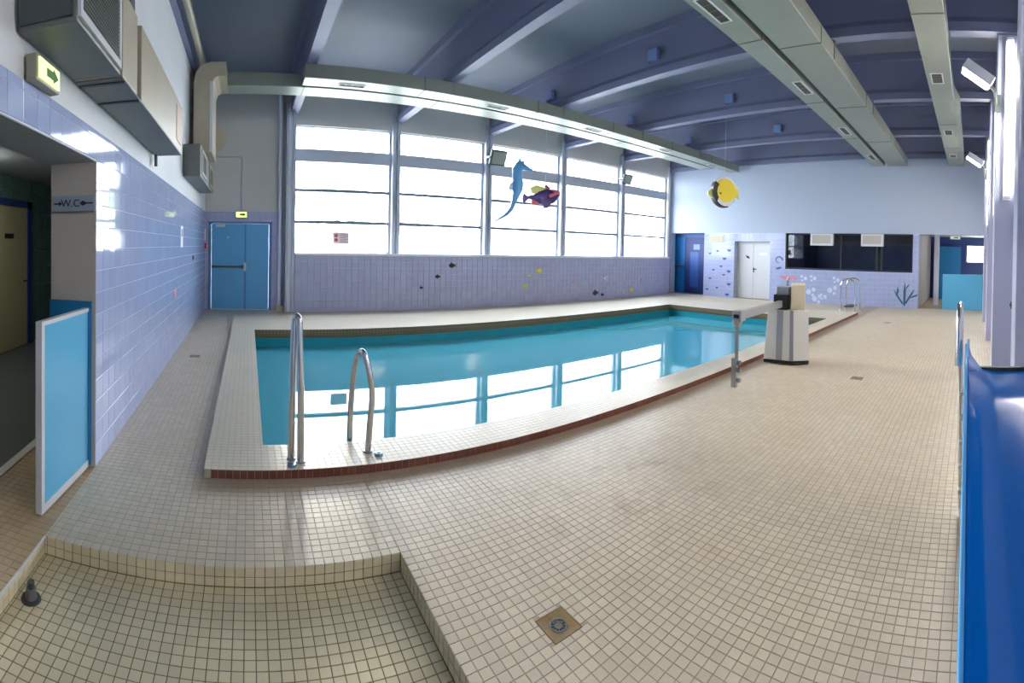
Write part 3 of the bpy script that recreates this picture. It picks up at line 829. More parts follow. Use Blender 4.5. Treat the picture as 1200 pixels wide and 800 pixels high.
# ------------------------------------------------------------------ left wall equipment
def left_units():
    xf = -0.75
    # air handler with mesh grille
    t = thing('air_handler', 'big grey wall mounted air handling unit with mesh grille above the doorway', 'ventilator', (-.9, 2.3, 2.6))
    q = MB(); q.box(XL + .002, 1.94, 2.60, xf - .01, 2.66, 3.45); q.build('casing', M['unit_grey'], t, bevel=.01)
    q = MB(); q.box(XL + .02, 1.925, 2.62, xf - .03, 1.939, 3.43); q.build('end_panel', M['unit_dark'], t)
    q = MB()
    for l, r, s, u in holes_boxes(1.95, 2.62, 2.62, 3.42, [(1.98, 2.585, 2.66, 3.38)]):
        q.box(xf - .01, l, s, xf + .006, r, u)
    fr = q.build('grille_frame', M['white_metal'], t)
    q = MB()
    n = 34
    for i in range(n):
        zz = 2.66 + .72 * (i + .5) / n
        q.box(xf - .008, 1.98, zz - .004, xf + .0, 2.585, zz + .004)
    for i in range(28):
        yy = 1.98 + .605 * (i + .5) / 28
        q.box(xf - .009, yy - .003, 2.66, xf - .001, yy + .003, 3.38)
    tag(q.build('grille_mesh', M['duct_seam'], fr), kind='stuff')
    # long box
    t = thing('ventilation_duct', 'long beige box duct fixed to the wall above the glossy lilac tiles', 'duct', (-.9, 3.8, 2.6))
    q = MB(); q.box(XL + .002, 2.665, 2.60, xf, 3.03, 3.12); q.build('duct_section', M['duct_beige'], t, bevel=.006)
    q = MB(); q.box(XL + .002, 3.03, 2.605, xf - .05, 3.15, 3.30); q.build('joint_collar', M['unit_dark'], t)
    q = MB(); q.box(XL + .002, 3.15, 2.60, xf, 5.12, 3.12); q.build('duct_section', M['duct_beige'], t, bevel=.006)
    q = MB(); q.box(XL + .01, 2.67, 2.590, xf - .004, 5.11, 2.599); q.build('bottom_plate', M['unit_grey'], t)
    for y in (2.72, 3.10):
        q = MB(); q.box(XL + .01, y, 2.580, xf - .004, y + .03, 2.5895); q.build('bottom_seam', M['unit_dark'], t)
    q = MB(); q.box(xf, 4.70, 2.68, xf + .006, 5.02, 3.04); q.build('access_panel', M['peach'], t)
    q = MB(); q.box(XL + .02, 5.0, 2.46, XL + .05, 5.04, 2.60); q.build('pipe_stub', M['unit_dark'], t)
    # small box in the corner
    xs = -0.784
    t = thing('ventilation_box', 'short grey ventilation box under the bent end of the window duct', 'ventilator', (-.92, 8.8, 2.68))
    q = MB(); q.box(XL + .002, 7.40, 2.70, xs, 9.9, 3.22); q.build('casing', M['unit_grey'], t, bevel=.01)
    for a, b_ in ((7.55, 8.35), (9.0, 9.75)):
        q = MB()
        for l, r, s, u in holes_boxes(a, b_, 2.75, 3.17, [(a + .06, b_ - .06, 2.80, 3.12)]):
            q.box(xs, l, s, xs + .02, r, u)
        fr = q.build('grille_frame', M['duct_beige'], t)
        q = MB()
        for i in range(8):
            zz = 2.82 + i * .038; q.box(xs + .001, a + .06, zz, xs + .014, b_ - .06, zz + .012)
        each(q, 'louvre', M['unit_grey'], fr)
    q = MB(); q.box(xs, 9.78, 2.72, xs + .035, 9.88, 3.20); q.build('end_cover', M['duct_beige'], t)
left_units()

def exit_sign(label, c, n, up, w_, h_, face='exit_on'):
    """lit emergency sign; n = facing direction"""
    c = Vector(c); n = Vector(n); s = Vector(up).cross(n)
    t = thing('exit_sign', label, 'sign', c)
    q = MB(); q.obox(c + n * .03, s, n, up, w_ / 2, .03, h_ / 2); q.build('sign_case', M['exit_body'], t, bevel=.006)
    q = MB(); q.obox(c + n * .064, s, n, up, w_ / 2 - .02, .004, h_ / 2 - .015); q.build('lit_face' if face == 'exit_on' else 'sign_face', M[face], t)
    q = MB(); q.obox(c + n * .07, s, n, up, w_ * .14, .002, h_ * .16)
    q.prism([c + n * .068 + s * (w_ * .14) + Vector(up) * h_ * .28, c + n * .068 + s * (w_ * .14) - Vector(up) * h_ * .28, c + n * .068 + s * (w_ * .36)], n * .004)
    q.build('arrow_mark', M['exit_green'], t)
exit_sign('lit yellowish emergency exit sign on the wall under the big air unit', (XL + .002, 2.16, 2.465), (1, 0, 0), (0, 0, 1), .28, .13)
exit_sign('lit green emergency exit sign above the blue double door', (-.178, YW - .014, 2.335), (0, -1, 0), (0, 0, 1), .30, .16)

# W.C sign on the doorway lining
t = thing('wc_sign', 'pale toilet direction sign with dark lettering and arrows inside the doorway by the cyan gate', 'sign', (-1.24, 3.098, 1.88))
q = MB(); q.box(-1.40, 3.086, 1.835, -1.075, 3.0935, 1.945); q.build('sign_plate', mat('sign_plate', rgb(150, 164, 184), 0.5), t)
q = MB(); q.box(-1.40, 3.082, 1.822, -1.075, 3.0936, 1.834); q.build('sign_edge', M['unit_grey'], t)
def text_obj(name, body, size, loc, rot, m, parent, depth=.001, align='CENTER'):
    cu = bpy.data.curves.new(name, 'FONT'); cu.body = body; cu.size = size; cu.extrude = depth; cu.align_x = align; cu.align_y = 'CENTER'
    cu.materials.append(m)
    o = bpy.data.objects.new(name, cu); COL.objects.link(o)
    o.parent = parent
    pl = parent.location if parent else Vector((0, 0, 0))
    o.location = Vector(loc) - pl; o.rotation_euler = rot
    dg = bpy.context.evaluated_depsgraph_get()
    me = bpy.data.meshes.new_from_object(o.evaluated_get(dg)); me.name = name
    r = bpy.data.objects.new(name, me); COL.objects.link(r)
    r.parent = parent; r.location = o.location; r.rotation_euler = rot
    bpy.data.objects.remove(o); r.name = name
    return r
text_obj('lettering', 'W.C', .075, (-1.255, 3.0845, 1.888), (math.radians(90), 0, 0), M['sticker_black'], t)
q = MB()
q.box(-1.385, 3.0835, 1.884, -1.325, 3.0855, 1.894); q.prism([(-1.345, 3.0835, 1.872), (-1.345, 3.0835, 1.906), (-1.318, 3.0835, 1.889)], (0, .002, 0))
q.box(-1.135, 3.0835, 1.884, -1.085, 3.0855, 1.894)
q.prism([(-1.185, 3.0835, 1.889), (-1.160, 3.0835, 1.908), (-1.125, 3.0835, 1.889), (-1.160, 3.0835, 1.870)], (0, .002, 0))
each(q, 'arrow_mark', M['sticker_black'], t)

# half-height gate
t = thing('half_gate', 'low cyan gate with white frame standing open at the doorway near the footbath', 'gate', (-1.11, 3.08, 0))
a = Vector((-1.120, 3.085, 0)); b_ = Vector((-1.172, 2.395, 0)); d = (b_ - a).normalized(); nrm = Vector((-d.y, d.x, 0))
L_ = (b_ - a).length; Zv = Vector((0, 0, 1))
def gate_box(q, s0, s1, z0, z1, th, off=0):
    c = a + d * (s0 + s1) / 2 + Zv * (z0 + z1) / 2 + nrm * off
    q.obox(c, d, nrm, Zv, (s1 - s0) / 2, th / 2, (z1 - z0) / 2)
q = MB(); gate_box(q, .03, L_ - .035, .06, 1.12, .030); q.build('gate_panel', M['cyan'], t)
q = MB(); gate_box(q, L_ - .035, L_, .012, 1.145, .042); gate_box(q, .0, L_ - .035, .012, .06, .042); gate_box(q, 0, L_ - .035, 1.12, 1.145, .042); q.build('gate_frame', M['white_metal'], t)
q = MB(); gate_box(q, -.012, .03, .015, 1.145, .046); q.build('hinge_stile', M['cyan_deep'], t)
for z in (.22, .98):
    q = MB(); q.cyl(a + Vector((.012, .004, z)), a + Vector((.012, .004, z + .1)), .016, 10); q.build('hinge', M['cyan_deep'], t)

# notices and small items on the left wall
q = MB(); q.box(XL + .0005, 7.16, 1.55, XL + .004, 7.40, 1.89)
t = q.build('notice', M['paper']); tag(t, 'white paper notice on the glossy lilac tiled wall', 'notice')
q = MB(); q.box(XL + .004, 7.22, 1.72, XL + .005, 7.34, 1.84); q.build('notice_print', M['grey_pic'], t)
t = thing('fire_call_point', 'small red fire alarm call point in the corner beside the blue double door', 'alarm', (XL + .01, 11.15, 1.56))
q = MB(); q.box(XL + .001, 11.07, 1.50, XL + .05, 11.20, 1.63); q.build('alarm_case', M['red'], t, bevel=.006)
q = MB(); q.box(XL + .05, 11.10, 1.53, XL + .053, 11.17, 1.60); q.build('alarm_glass', M['paper'], t)
q = MB(); q.box(XL + .001, 11.10, 1.68, XL + .02, 11.16, 1.98)
tag(q.build('white_strip', M['paper']), 'narrow white plate above the red call point', 'plate')
q = MB(); q.box(XL + .001, 8.72, 1.30, XL + .02, 8.83, 1.39)
t = q.build('wall_socket', M['unit_grey']); tag(t, 'small grey socket on the glossy tiled wall past the paper notice', 'socket')
q = MB(); q.cyl((XL + .02, 8.775, 1.345), (XL + .024, 8.775, 1.345), .03, 12); q.build('socket_face', M['unit_dark'], t)

# ------------------------------------------------------------------ blue double door
f = MB()
f.box(-.985, YW - .02, 0, -.915, YW + .12, 2.165); f.box(.505, YW - .02, 0, .575, YW + .12, 2.165); f.box(-.985, YW - .02, 2.115, .575, YW + .12, 2.165)
d1 = structure(f.build('door_1', M['door_frame']), 'blue double fire door in the far left corner')
for a_, b_ in ((-.91, -.078), (-.070, .50)):
    q = MB(); q.box(a_, YW + .01, .012, b_, YW + .06, 2.112); q.build('door_leaf', M['door_blue'], d1, bevel=.004)
q = MB(); q.box(-.095, YW - .004, .012, -.058, YW + .009, 2.112); q.build('meeting_strip', M['door_frame'], d1)
q = MB(); q.box(-.90, YW - .055, 1.035, -.12, YW - .015, 1.085); q.box(-.90, YW - .06, 1.02, -.84, YW + .009, 1.10); q.box(-.20, YW - .06, 1.02, -.12, YW + .009, 1.10)
q.build('panic_bar', M['unit_dark'], d1)
q = MB(); q.box(-.105, YW - .02, .95, -.055, YW + .0, 1.16); q.box(-.095, YW - .06, 1.06, -.06, YW - .02, 1.09); q.build('lock_plate', M['white_metal'], d1)
q = MB(); q.box(-.80, YW - .04, 2.035, -.58, YW + .009, 2.095); q.box(-.60, YW - .025, 2.10, -.20, YW - .005, 2.112); q.build('door_closer', M['white_metal'], d1)
q = MB(); q.prism([(-.53, YW + .0085, 1.79), (-.47, YW + .0085, 1.79), (-.50, YW + .0085, 1.74)], (0, -.002, 0)); q.build('door_mark', M['sticker_white'], d1)
q = MB(); q.box(-.91, YW - .015, 0, .5, YW + .1, .010); q.build('door_sill', M['sill'], d1)

# pipe, conduit, round cover
q = MB(); q.cyl((.76, YW - .10, .12), (.76, YW - .10, 5.5), .045, 14); t = q.build('drain_pipe', M['mullion_light'], smooth=True)
tag(t, 'grey rain pipe standing between the blue door and the first window', 'pipe')
q = MB(); q.box(.68, YW - .19, 0, .87, YW - .002, .13); q.build('pipe_foot', M['beige_plate'], t)
q = MB(); q.tube([(-.95, YW - .016, 3.74), (-.20, YW - .016, 3.74), (-.178, YW - .016, 3.72), (-.178, YW - .016, 2.42)], .013, 8)
tag(q.build('cable_conduit', M['mullion'], smooth=True), 'thin cable conduit leading to the exit sign over the blue door', 'conduit')
q = MB(); q.cyl((-.90, YW - .001, 4.2), (-.90, YW - .035, 4.2), .34, 32)
t = q.build('round_duct_cover', M['beige_plate']); tag(t, 'round blanking cover high on the wall above the blue double door', 'cover')
q = MB(); q.cyl((-.90, YW - .035, 4.2), (-.90, YW - .05, 4.2), .06, 12); q.build('cover_boss', M['unit_grey'], t)

# notice taped to the first window
t = thing('window_notice', 'pale notice with red and grey print taped inside the first window', 'notice', (2.325, YW + .09, 1.65))
q = MB(); q.box(2.115, YW + .094, 1.65, 2.535, YW + .1015, 1.94); q.build('notice_sheet', mat('notice_sheet', rgb(226, 190, 180), .6), t)
q = MB()
for (x, z) in ((2.20, 1.86), (2.20, 1.75)):
    q.cyl((x, YW + .090, z), (x, YW + .0935, z), .045, 14)
each(q, 'pictogram', mat('pictogram', rgb(150, 70, 90), .6), t)
q = MB()
for i in range(6):
    q.box(2.29, YW + .091, 1.68 + i * .04, 2.51 - (i % 2) * .05, YW + .0935, 1.695 + i * .04)
each(q, 'print_line', M['grey_pic'], t)

# black floodlights on the columns
def small_flood(label, c, sc=1.0):
    c = Vector(c)
    t = thing('floodlight', label, 'lamp', c)
    q = MB(); q.obox(c + Vector((0, -.12, .0)), (1, 0, 0), (0, .92, .38), (0, -.38, .92), .19 * sc, .05, .16 * sc); q.build('lamp_housing', M['unit_dark'], t, bevel=.01)
    q = MB(); q.obox(c + Vector((0, -.172, -.02)), (1, 0, 0), (0, .92, .38), (0, -.38, .92), .16 * sc, .006, .13 * sc); q.build('lamp_lens', M['duct'], t)
    q = MB(); q.box(c.x - .22 * sc, c.y - .13, c.z - .02, c.x - .19 * sc, c.y + .05, c.z + .02); q.box(c.x + .19 * sc, c.y - .13, c.z - .02, c.x + .22 * sc, c.y + .05, c.z + .02); q.box(c.x - .22 * sc, c.y + .03, c.z - .03, c.x + .22 * sc, c.y + .06, c.z + .03)
    q.build('bracket', M['steel'], t)
small_flood('black floodlight on the column between the second and third windows', (6.58, YW - .17, 4.13), 1.3)
small_flood('floodlight on the column between the fourth and fifth windows', (11.80, YW - .17, 4.13), 1.1)

# ------------------------------------------------------------------ hanging decorations
def thread(q_name, p, ztop, parent):
    q = MB(); q.cyl(p, (p[0], p[1], ztop), .004, 6); q.build(q_name, M['thread'], parent)
t = thing('hanging_seahorse', 'long blue seahorse figure hanging in front of the third window', 'decoration', (5.7, 8.55, 2.15))
y = 8.64
q = MB()
q.tube([(5.83, y, 3.47), (5.72, y, 3.46), (5.66, y, 3.36), (5.66, y, 3.22), (5.69, y, 3.08), (5.68, y, 2.96), (5.65, y, 2.84), (5.61, y, 2.70), (5.53, y, 2.50), (5.44, y, 2.40), (5.35, y, 2.33), (5.20, y, 2.25), (5.03, y, 2.14)],
       [.085, .12, .125, .125, .14, .135, .10, .066, .05, .042, .034, .022, .008], 14, flat=((0, 1, 0), .7))
q.build('body', M['seahorse'], t, smooth=True)
q = MB(); q.tube([(5.76, y, 3.46), (5.90, y, 3.45), (6.00, y, 3.42), (6.07, y, 3.41)], [.10, .06, .035, .04], 12, flat=((0, 1, 0), .7)); q.build('snout', M['seahorse'], t, smooth=True)
q = MB(); q.prism([(5.66, y - .015, 3.50), (5.72, y - .015, 3.68), (5.76, y - .015, 3.58), (5.84, y - .015, 3.60), (5.84, y - .015, 3.50)], (0, .03, 0)); q.build('crest', M['seahorse'], t)
q = MB(); q.prism([(5.58, y - .01, 3.12), (5.47, y - .01, 3.05), (5.43, y - .01, 2.92), (5.58, y - .01, 2.90)], (0, .02, 0)); q.build('back_fin', M['steel_blue'], t)
for s in (-1, 1):
    q = MB(); q.cyl((5.80, y + s * .07, 3.49), (5.80, y + s * .082, 3.49), .022, 10); q.build('eye', M['black'], t)
thread('hanging_thread', (5.72, y, 3.6), 4.545, t)

t = thing('hanging_fish', 'purple and coral fish figure with yellow back fin, hanging beside the seahorse', 'decoration', (6.2, 8.70, 2.6))
y = 8.70
def S(x): return (x) * 8.70 / 8.4
q = MB(); q.tube([(S(5.80), y, 2.80), (S(5.95), y, 2.80), (S(6.1), y, 2.81), (S(6.3), y, 2.83), (S(6.48), y, 2.88), (S(6.60), y, 2.92), (S(6.68), y, 2.95)], [.035, .07, .15, .20, .17, .11, .05], 14, flat=((0, 1, 0), .45)); q.build('body', M['purple'], t, smooth=True)
q = MB(); q.prism([(S(5.83), y - .015, 2.80), (S(5.68), y - .015, 2.88), (S(5.65), y - .015, 2.75), (S(5.68), y - .015, 2.64), (S(5.83), y - .015, 2.77)], (0, .03, 0)); q.build('tail_fin', M['purple'], t)
q = MB(); q.prism([(S(5.90), y - .02, 2.88), (S(5.86), y - .02, 3.02), (S(6.02), y - .02, 3.10), (S(6.25), y - .02, 3.06), (S(6.40), y - .02, 3.0), (S(6.25), y - .02, 2.92)], (0, .04, 0)); q.build('back_fin', M['pale_yellow'], t)
q = MB(); q.prism([(S(6.05), y - .09, 2.80), (S(6.22), y - .09, 2.56), (S(6.33), y - .09, 2.60), (S(6.42), y - .09, 2.76)], (0, .05, 0)); q.build('belly_fin', M['purple'], t)
q = MB(); q.prism([(S(5.90), y - .02, 2.76), (S(5.90), y - .02, 2.64), (S(6.10), y - .02, 2.62), (S(6.12), y - .02, 2.74)], (0, .04, 0)); q.build('lower_fin', M['pink'], t)
q = MB(); q.obox((S(6.42), y - .10, 2.90), (1, 0, .45), (0, 1, 0), (-.45, 0, 1), .14, .03, .035); q.obox((S(6.52), y - .085, 2.98), (1, 0, -.3), (0, 1, 0), (.3, 0, 1), .10, .03, .03); q.obox((S(6.30), y - .04, 3.07), (1, 0, -.6), (0, 1, 0), (.6, 0, 1), .07, .03, .03)
q.build('stripe', M['pink'], t)
for s in (-1, 1):
    q = MB(); q.cyl((S(6.60), y + s * .045, 2.95), (S(6.60), y + s * .06, 2.95), .018, 10); q.build('eye', M['black'], t)
thread('hanging_thread', (S(6.28), y, 3.05), 4.545, t)

t = thing('hanging_butterfly_fish', 'round yellow fish figure with black and white bands, hanging from the ceiling', 'decoration', (9.21, 5.53, 2.7))
c0 = Vector((9.21, 5.53, 3.04))
sx = Vector((.62, -.40, 0)).normalized(); nn = Vector((.40, .62, 0)).normalized()
def disc(pts, m, nm, th, off=0):
    q = MB(); q.prism([c0 + sx * a * .92 + Zv * b * .92 + nn * (off - th / 2) for a, b in pts], nn * th); q.build(nm, m, t, bevel=.008)
R_ = .34
circ = lambda r, n=26, a0=0, a1=360: [(r * math.cos(math.radians(a0 + (a1 - a0) * i / n)), r * 1.06 * math.sin(math.radians(a0 + (a1 - a0) * i / n))) for i in range(n)]
disc(circ(.30), M['yellow'], 'body', .16)
disc([(.30 * math.cos(math.radians(v)), .33 * math.sin(math.radians(v))) for v in range(20, 165, 12)] + [(.36 * math.cos(math.radians(v)), .39 * math.sin(math.radians(v))) for v in range(160, 15, -12)], M['paper'], 'top_fin', .04)
disc([(.24 * math.cos(math.radians(v)), .27 * math.sin(math.radians(v))) for v in range(215, 335, 12)] + [(.32 * math.cos(math.radians(v)), .37 * math.sin(math.radians(v))) for v in range(330, 210, -12)], M['paper'], 'bottom_fin', .19, 0)
disc([(.24 * math.cos(math.radians(v)), .27 * math.sin(math.radians(v))) for v in range(140, 285, 10)] + [(.36 * math.cos(math.radians(v)), .40 * math.sin(math.radians(v))) for v in range(282, 138, -10)], M['black'], 'black_band', .18)
disc([(-.32, .10), (-.47, -.03), (-.46, -.10), (-.32, -.18)], M['pale_yellow'], 'snout', .06)
disc([(-.19, -.05), (-.13, -.02), (-.13, -.08)], M['black'], 'eye', .185)
disc([(.28, .08), (.40, .16), (.42, -.16), (.28, -.08)], M['pale_yellow'], 'tail_fin', .03)
thread('hanging_thread', tuple(c0 + Zv * .33), 4.80, t)

# ------------------------------------------------------------------ pool ladders and rails
def flange(c, r=.036, h=.012, m='steel', nm='foot_flange', parent=None):
    q = MB(); q.cyl(c, (c[0], c[1], c[2] + h), r, 18, r * .9); return q.build(nm, M[m], parent, smooth=True)
def bend(pts, n=6):
    """round the corners of a polyline (quadratic blend)"""
    P = [Vector(p) for p in pts]; out = [P[0]]
    for i in range(1, len(P) - 1):
        a = P[i].lerp(P[i - 1], .42); b = P[i].lerp(P[i + 1], .42)
        for k in range(n + 1):
            s = k / n
            out.append(a.lerp(P[i], s).lerp(P[i].lerp(b, s), s))
    out.append(P[-1]); return out
t = thing('ladder_rail', 'taller chrome grab rail of the near pool ladder', 'pool rail', (.36, 3.25, COPZ), 'chrome grab rails of the near ladder')
q = MB(); q.tube(bend([(.385, 3.215, COPZ), (.385, 3.23, .55), (.375, 3.24, .80), (.37, 3.25, 1.06), (.352, 3.275, 1.10), (.335, 3.29, 1.05), (.328, 3.28, .6), (.322, 3.265, COPZ)]), .025, 14); q.build('rail_tube', M['chrome'], t, smooth=True)
flange((.385, 3.215, COPZ), parent=t); flange((.322, 3.265, COPZ), r=.032, parent=t)
t = thing('ladder_rail', 'lower chrome grab rail of the near pool ladder, with a bowed leg', 'pool rail', (.9, 3.3, COPZ), 'chrome grab rails of the near ladder')
q = MB(); q.tube(bend([(.900, 3.30, COPZ), (.915, 3.30, .30), (.935, 3.31, .50), (.90, 3.32, .70), (.865, 3.36, .82), (.84, 3.45, .76), (.822, 3.52, .50), (.815, 3.56, .02), (.812, 3.58, -.9)]), .023, 14); q.build('rail_tube', M['chrome'], t, smooth=True)
flange((.900, 3.30, COPZ), parent=t)
for (x, y_, lb) in ((.318, 3.165, 'left'), (.965, 3.235, 'right')):
    q = MB(); q.cyl((x, y_, COPZ), (x, y_, COPZ + .018), .034, 18, .03)
    o = q.build('socket_cap', M['steel_blue'], smooth=True); tag(o, 'small metal cap on the coping beside the %s near ladder rail' % {'left': 'taller', 'right': 'lower'}[lb], 'cap', None, 'thing')
    o.data.transform(Matrix.Translation((-x, -y_, -COPZ))); o.location = (x, y_, COPZ)
    q = MB(); q.cyl((x, y_, COPZ + .018), (x, y_, COPZ + .024), .014, 10); q.build('cap_screw', M['steel'], o)
# far ladder
for k, xx in enumerate((13.2, 13.85)):
    t = thing('ladder_rail', ('nearer', 'farther')[k] + ' chrome hoop of the far ladder by the end wall', 'pool rail', (xx, 3.62, 0), 'chrome hoops of the far ladder')
    q = MB(); q.tube([(xx, 3.40, 0), (xx, 3.40, .72)] + arc((xx, 3.62, .72), .22, 180, 0, 10, (0, 1, 0)) + [(xx, 3.84, 0)], .022, 12); q.build('rail_tube', M['chrome'], t, smooth=True)
    flange((xx, 3.40, 0), parent=t); flange((xx, 3.84, 0), parent=t)
q = MB(); q.box(13.225, 3.50, .10, 13.825, 3.74, .14)
tag(q.build('ladder_step', M['unit_dark'], bevel=.006), 'dark step between the hoops of the far ladder', 'step')

# ------------------------------------------------------------------ pool lift
def lift():
    t = thing('pool_lift', 'white wheeled pool hoist cabinet with a grey arm and hanging pole', 'hoist', (6.4, 2.6, 0))
    # cabinet: front faces the near corner of the room; footprint given by its four floor corners
    fl = [(6.16, 2.96), (6.21, 2.52), (6.36, 2.31), (6.86, 2.78)]
    tp = [(6.19, 2.92), (6.225, 2.54), (6.37, 2.335), (6.82, 2.76)]
    q = MB(); q.add([(x, y, .06) for x, y in fl] + [(x, y, .80) for x, y in tp], [(3, 2, 1, 0), (4, 5, 6, 7), (0, 1, 5, 4), (1, 2, 6, 5), (2, 3, 7, 6), (3, 0, 4, 7)])
    q.build('cabinet', M['lift_white'], t, bevel=.015)
    q = MB(); q.prism([(x * .985 + 6.45 * .015, y * .985 + 2.6 * .015, .015) for x, y in fl], (0, 0, .043)); q.build('plinth', M['black'], t)
    for x, y in ((6.3, 2.8), (6.3, 2.5), (6.7, 2.72), (6.42, 2.42)):
        q = MB(); q.cyl((x - .012, y, .028), (x + .012, y, .028), .028, 12); q.build('castor', M['black'], t)
    # grey strip down the front and grey corner panel
    q = MB(); q.add([(6.186, 2.765, .065), (6.196, 2.675, .065), (6.214, 2.675, .79), (6.203, 2.765, .79), (6.176, 2.765, .065), (6.186, 2.675, .065), (6.204, 2.675, .79), (6.193, 2.765, .79)],
                    [(0, 1, 2, 3), (7, 6, 5, 4), (0, 4, 5, 1), (1, 5, 6, 2), (2, 6, 7, 3), (3, 7, 4, 0)]); q.build('front_strip', M['lift_grey'], t)
    q = MB(); q.add([(6.206, 2.56, .065), (6.212, 2.50, .065), (6.227, 2.52, .795), (6.222, 2.57, .795), (6.198, 2.56, .065), (6.204, 2.50, .065), (6.219, 2.52, .795), (6.214, 2.57, .795)],
                    [(0, 1, 2, 3), (7, 6, 5, 4), (0, 4, 5, 1), (1, 5, 6, 2), (2, 6, 7, 3), (3, 7, 4, 0)]); q.build('corner_strip', M['lift_grey'], t)
    # upper housing
    q = MB(); q.add([(6.25, 2.58, .80), (6.33, 2.38, .80), (6.62, 2.49, .80), (6.55, 2.70, .80), (6.26, 2.575, 1.165), (6.34, 2.39, 1.17), (6.61, 2.49, 1.185), (6.54, 2.69, 1.185)],
                    [(3, 2, 1, 0), (4, 5, 6, 7), (0, 1, 5, 4), (1, 2, 6, 5), (2, 3, 7, 6), (3, 0, 4, 7)]); q.build('upper_housing', M['lift_cream'], t, bevel=.012)
    q = MB(); q.box(6.36, 2.66, .80, 6.60, 2.86, 1.13); q.build('mast_housing', M['lift_grey'], t, bevel=.01)
    q = MB(); q.box(6.19, 2.62, .80, 6.335, 2.83, 1.02); q.build('pivot_block', M['black'], t, bevel=.008)
    q = MB(); q.cyl((6.45, 2.72, 1.14), (6.45, 2.72, 1.22), .02, 10); q.cyl((6.45, 2.72, 1.22), (6.45, 2.70, 1.27), .012, 8); q.build('crank_stub', M['steel'], t)
    # arm towards the camera, slightly falling
    a0 = Vector((6.25, 2.72, .885)); a1 = Vector((4.84, 2.66, .865)); ax = (a1 - a0).normalized(); sd_ = ax.cross(Zv).normalized(); up = sd_.cross(ax)
    q = MB(); q.obox((a0 + a1) / 2, ax, sd_, up, (a1 - a0).length / 2, .035, .05); q.build('lift_arm', M['lift_arm'], t, bevel=.006)
    q = MB(); q.obox(a1 + ax * .0, ax, sd_, up, .07, .06, .065); h = q.build('arm_head', M['lift_arm'], t, bevel=.008)
    q = MB(); q.obox(a1 + ax * .072, ax, sd_, up, .004, .035, .022); q.build('head_socket', M['black'], h)
    px, py = 4.81, 2.665
    q = MB(); q.cyl((px, py, .30), (px, py, .81), .022, 12); q.build('hanging_pole', M['steel'], t, smooth=True)
    q = MB(); q.cyl((px, py, .74), (px, py, .82), .05, 12, .06); q.build('pole_collar', M['lift_arm'], t)
    q = MB(); q.box(px - .03, py - .01, .012, px + .03, py + .055, .36); q.build('foot_plate', M['lift_arm'], t, bevel=.005)
    for z in (.10, .22, .31):
        q = MB(); q.cyl((px, py - .01, z), (px, py - .055, z), .028, 12); q.build('knob', M['steel'], t)
lift()

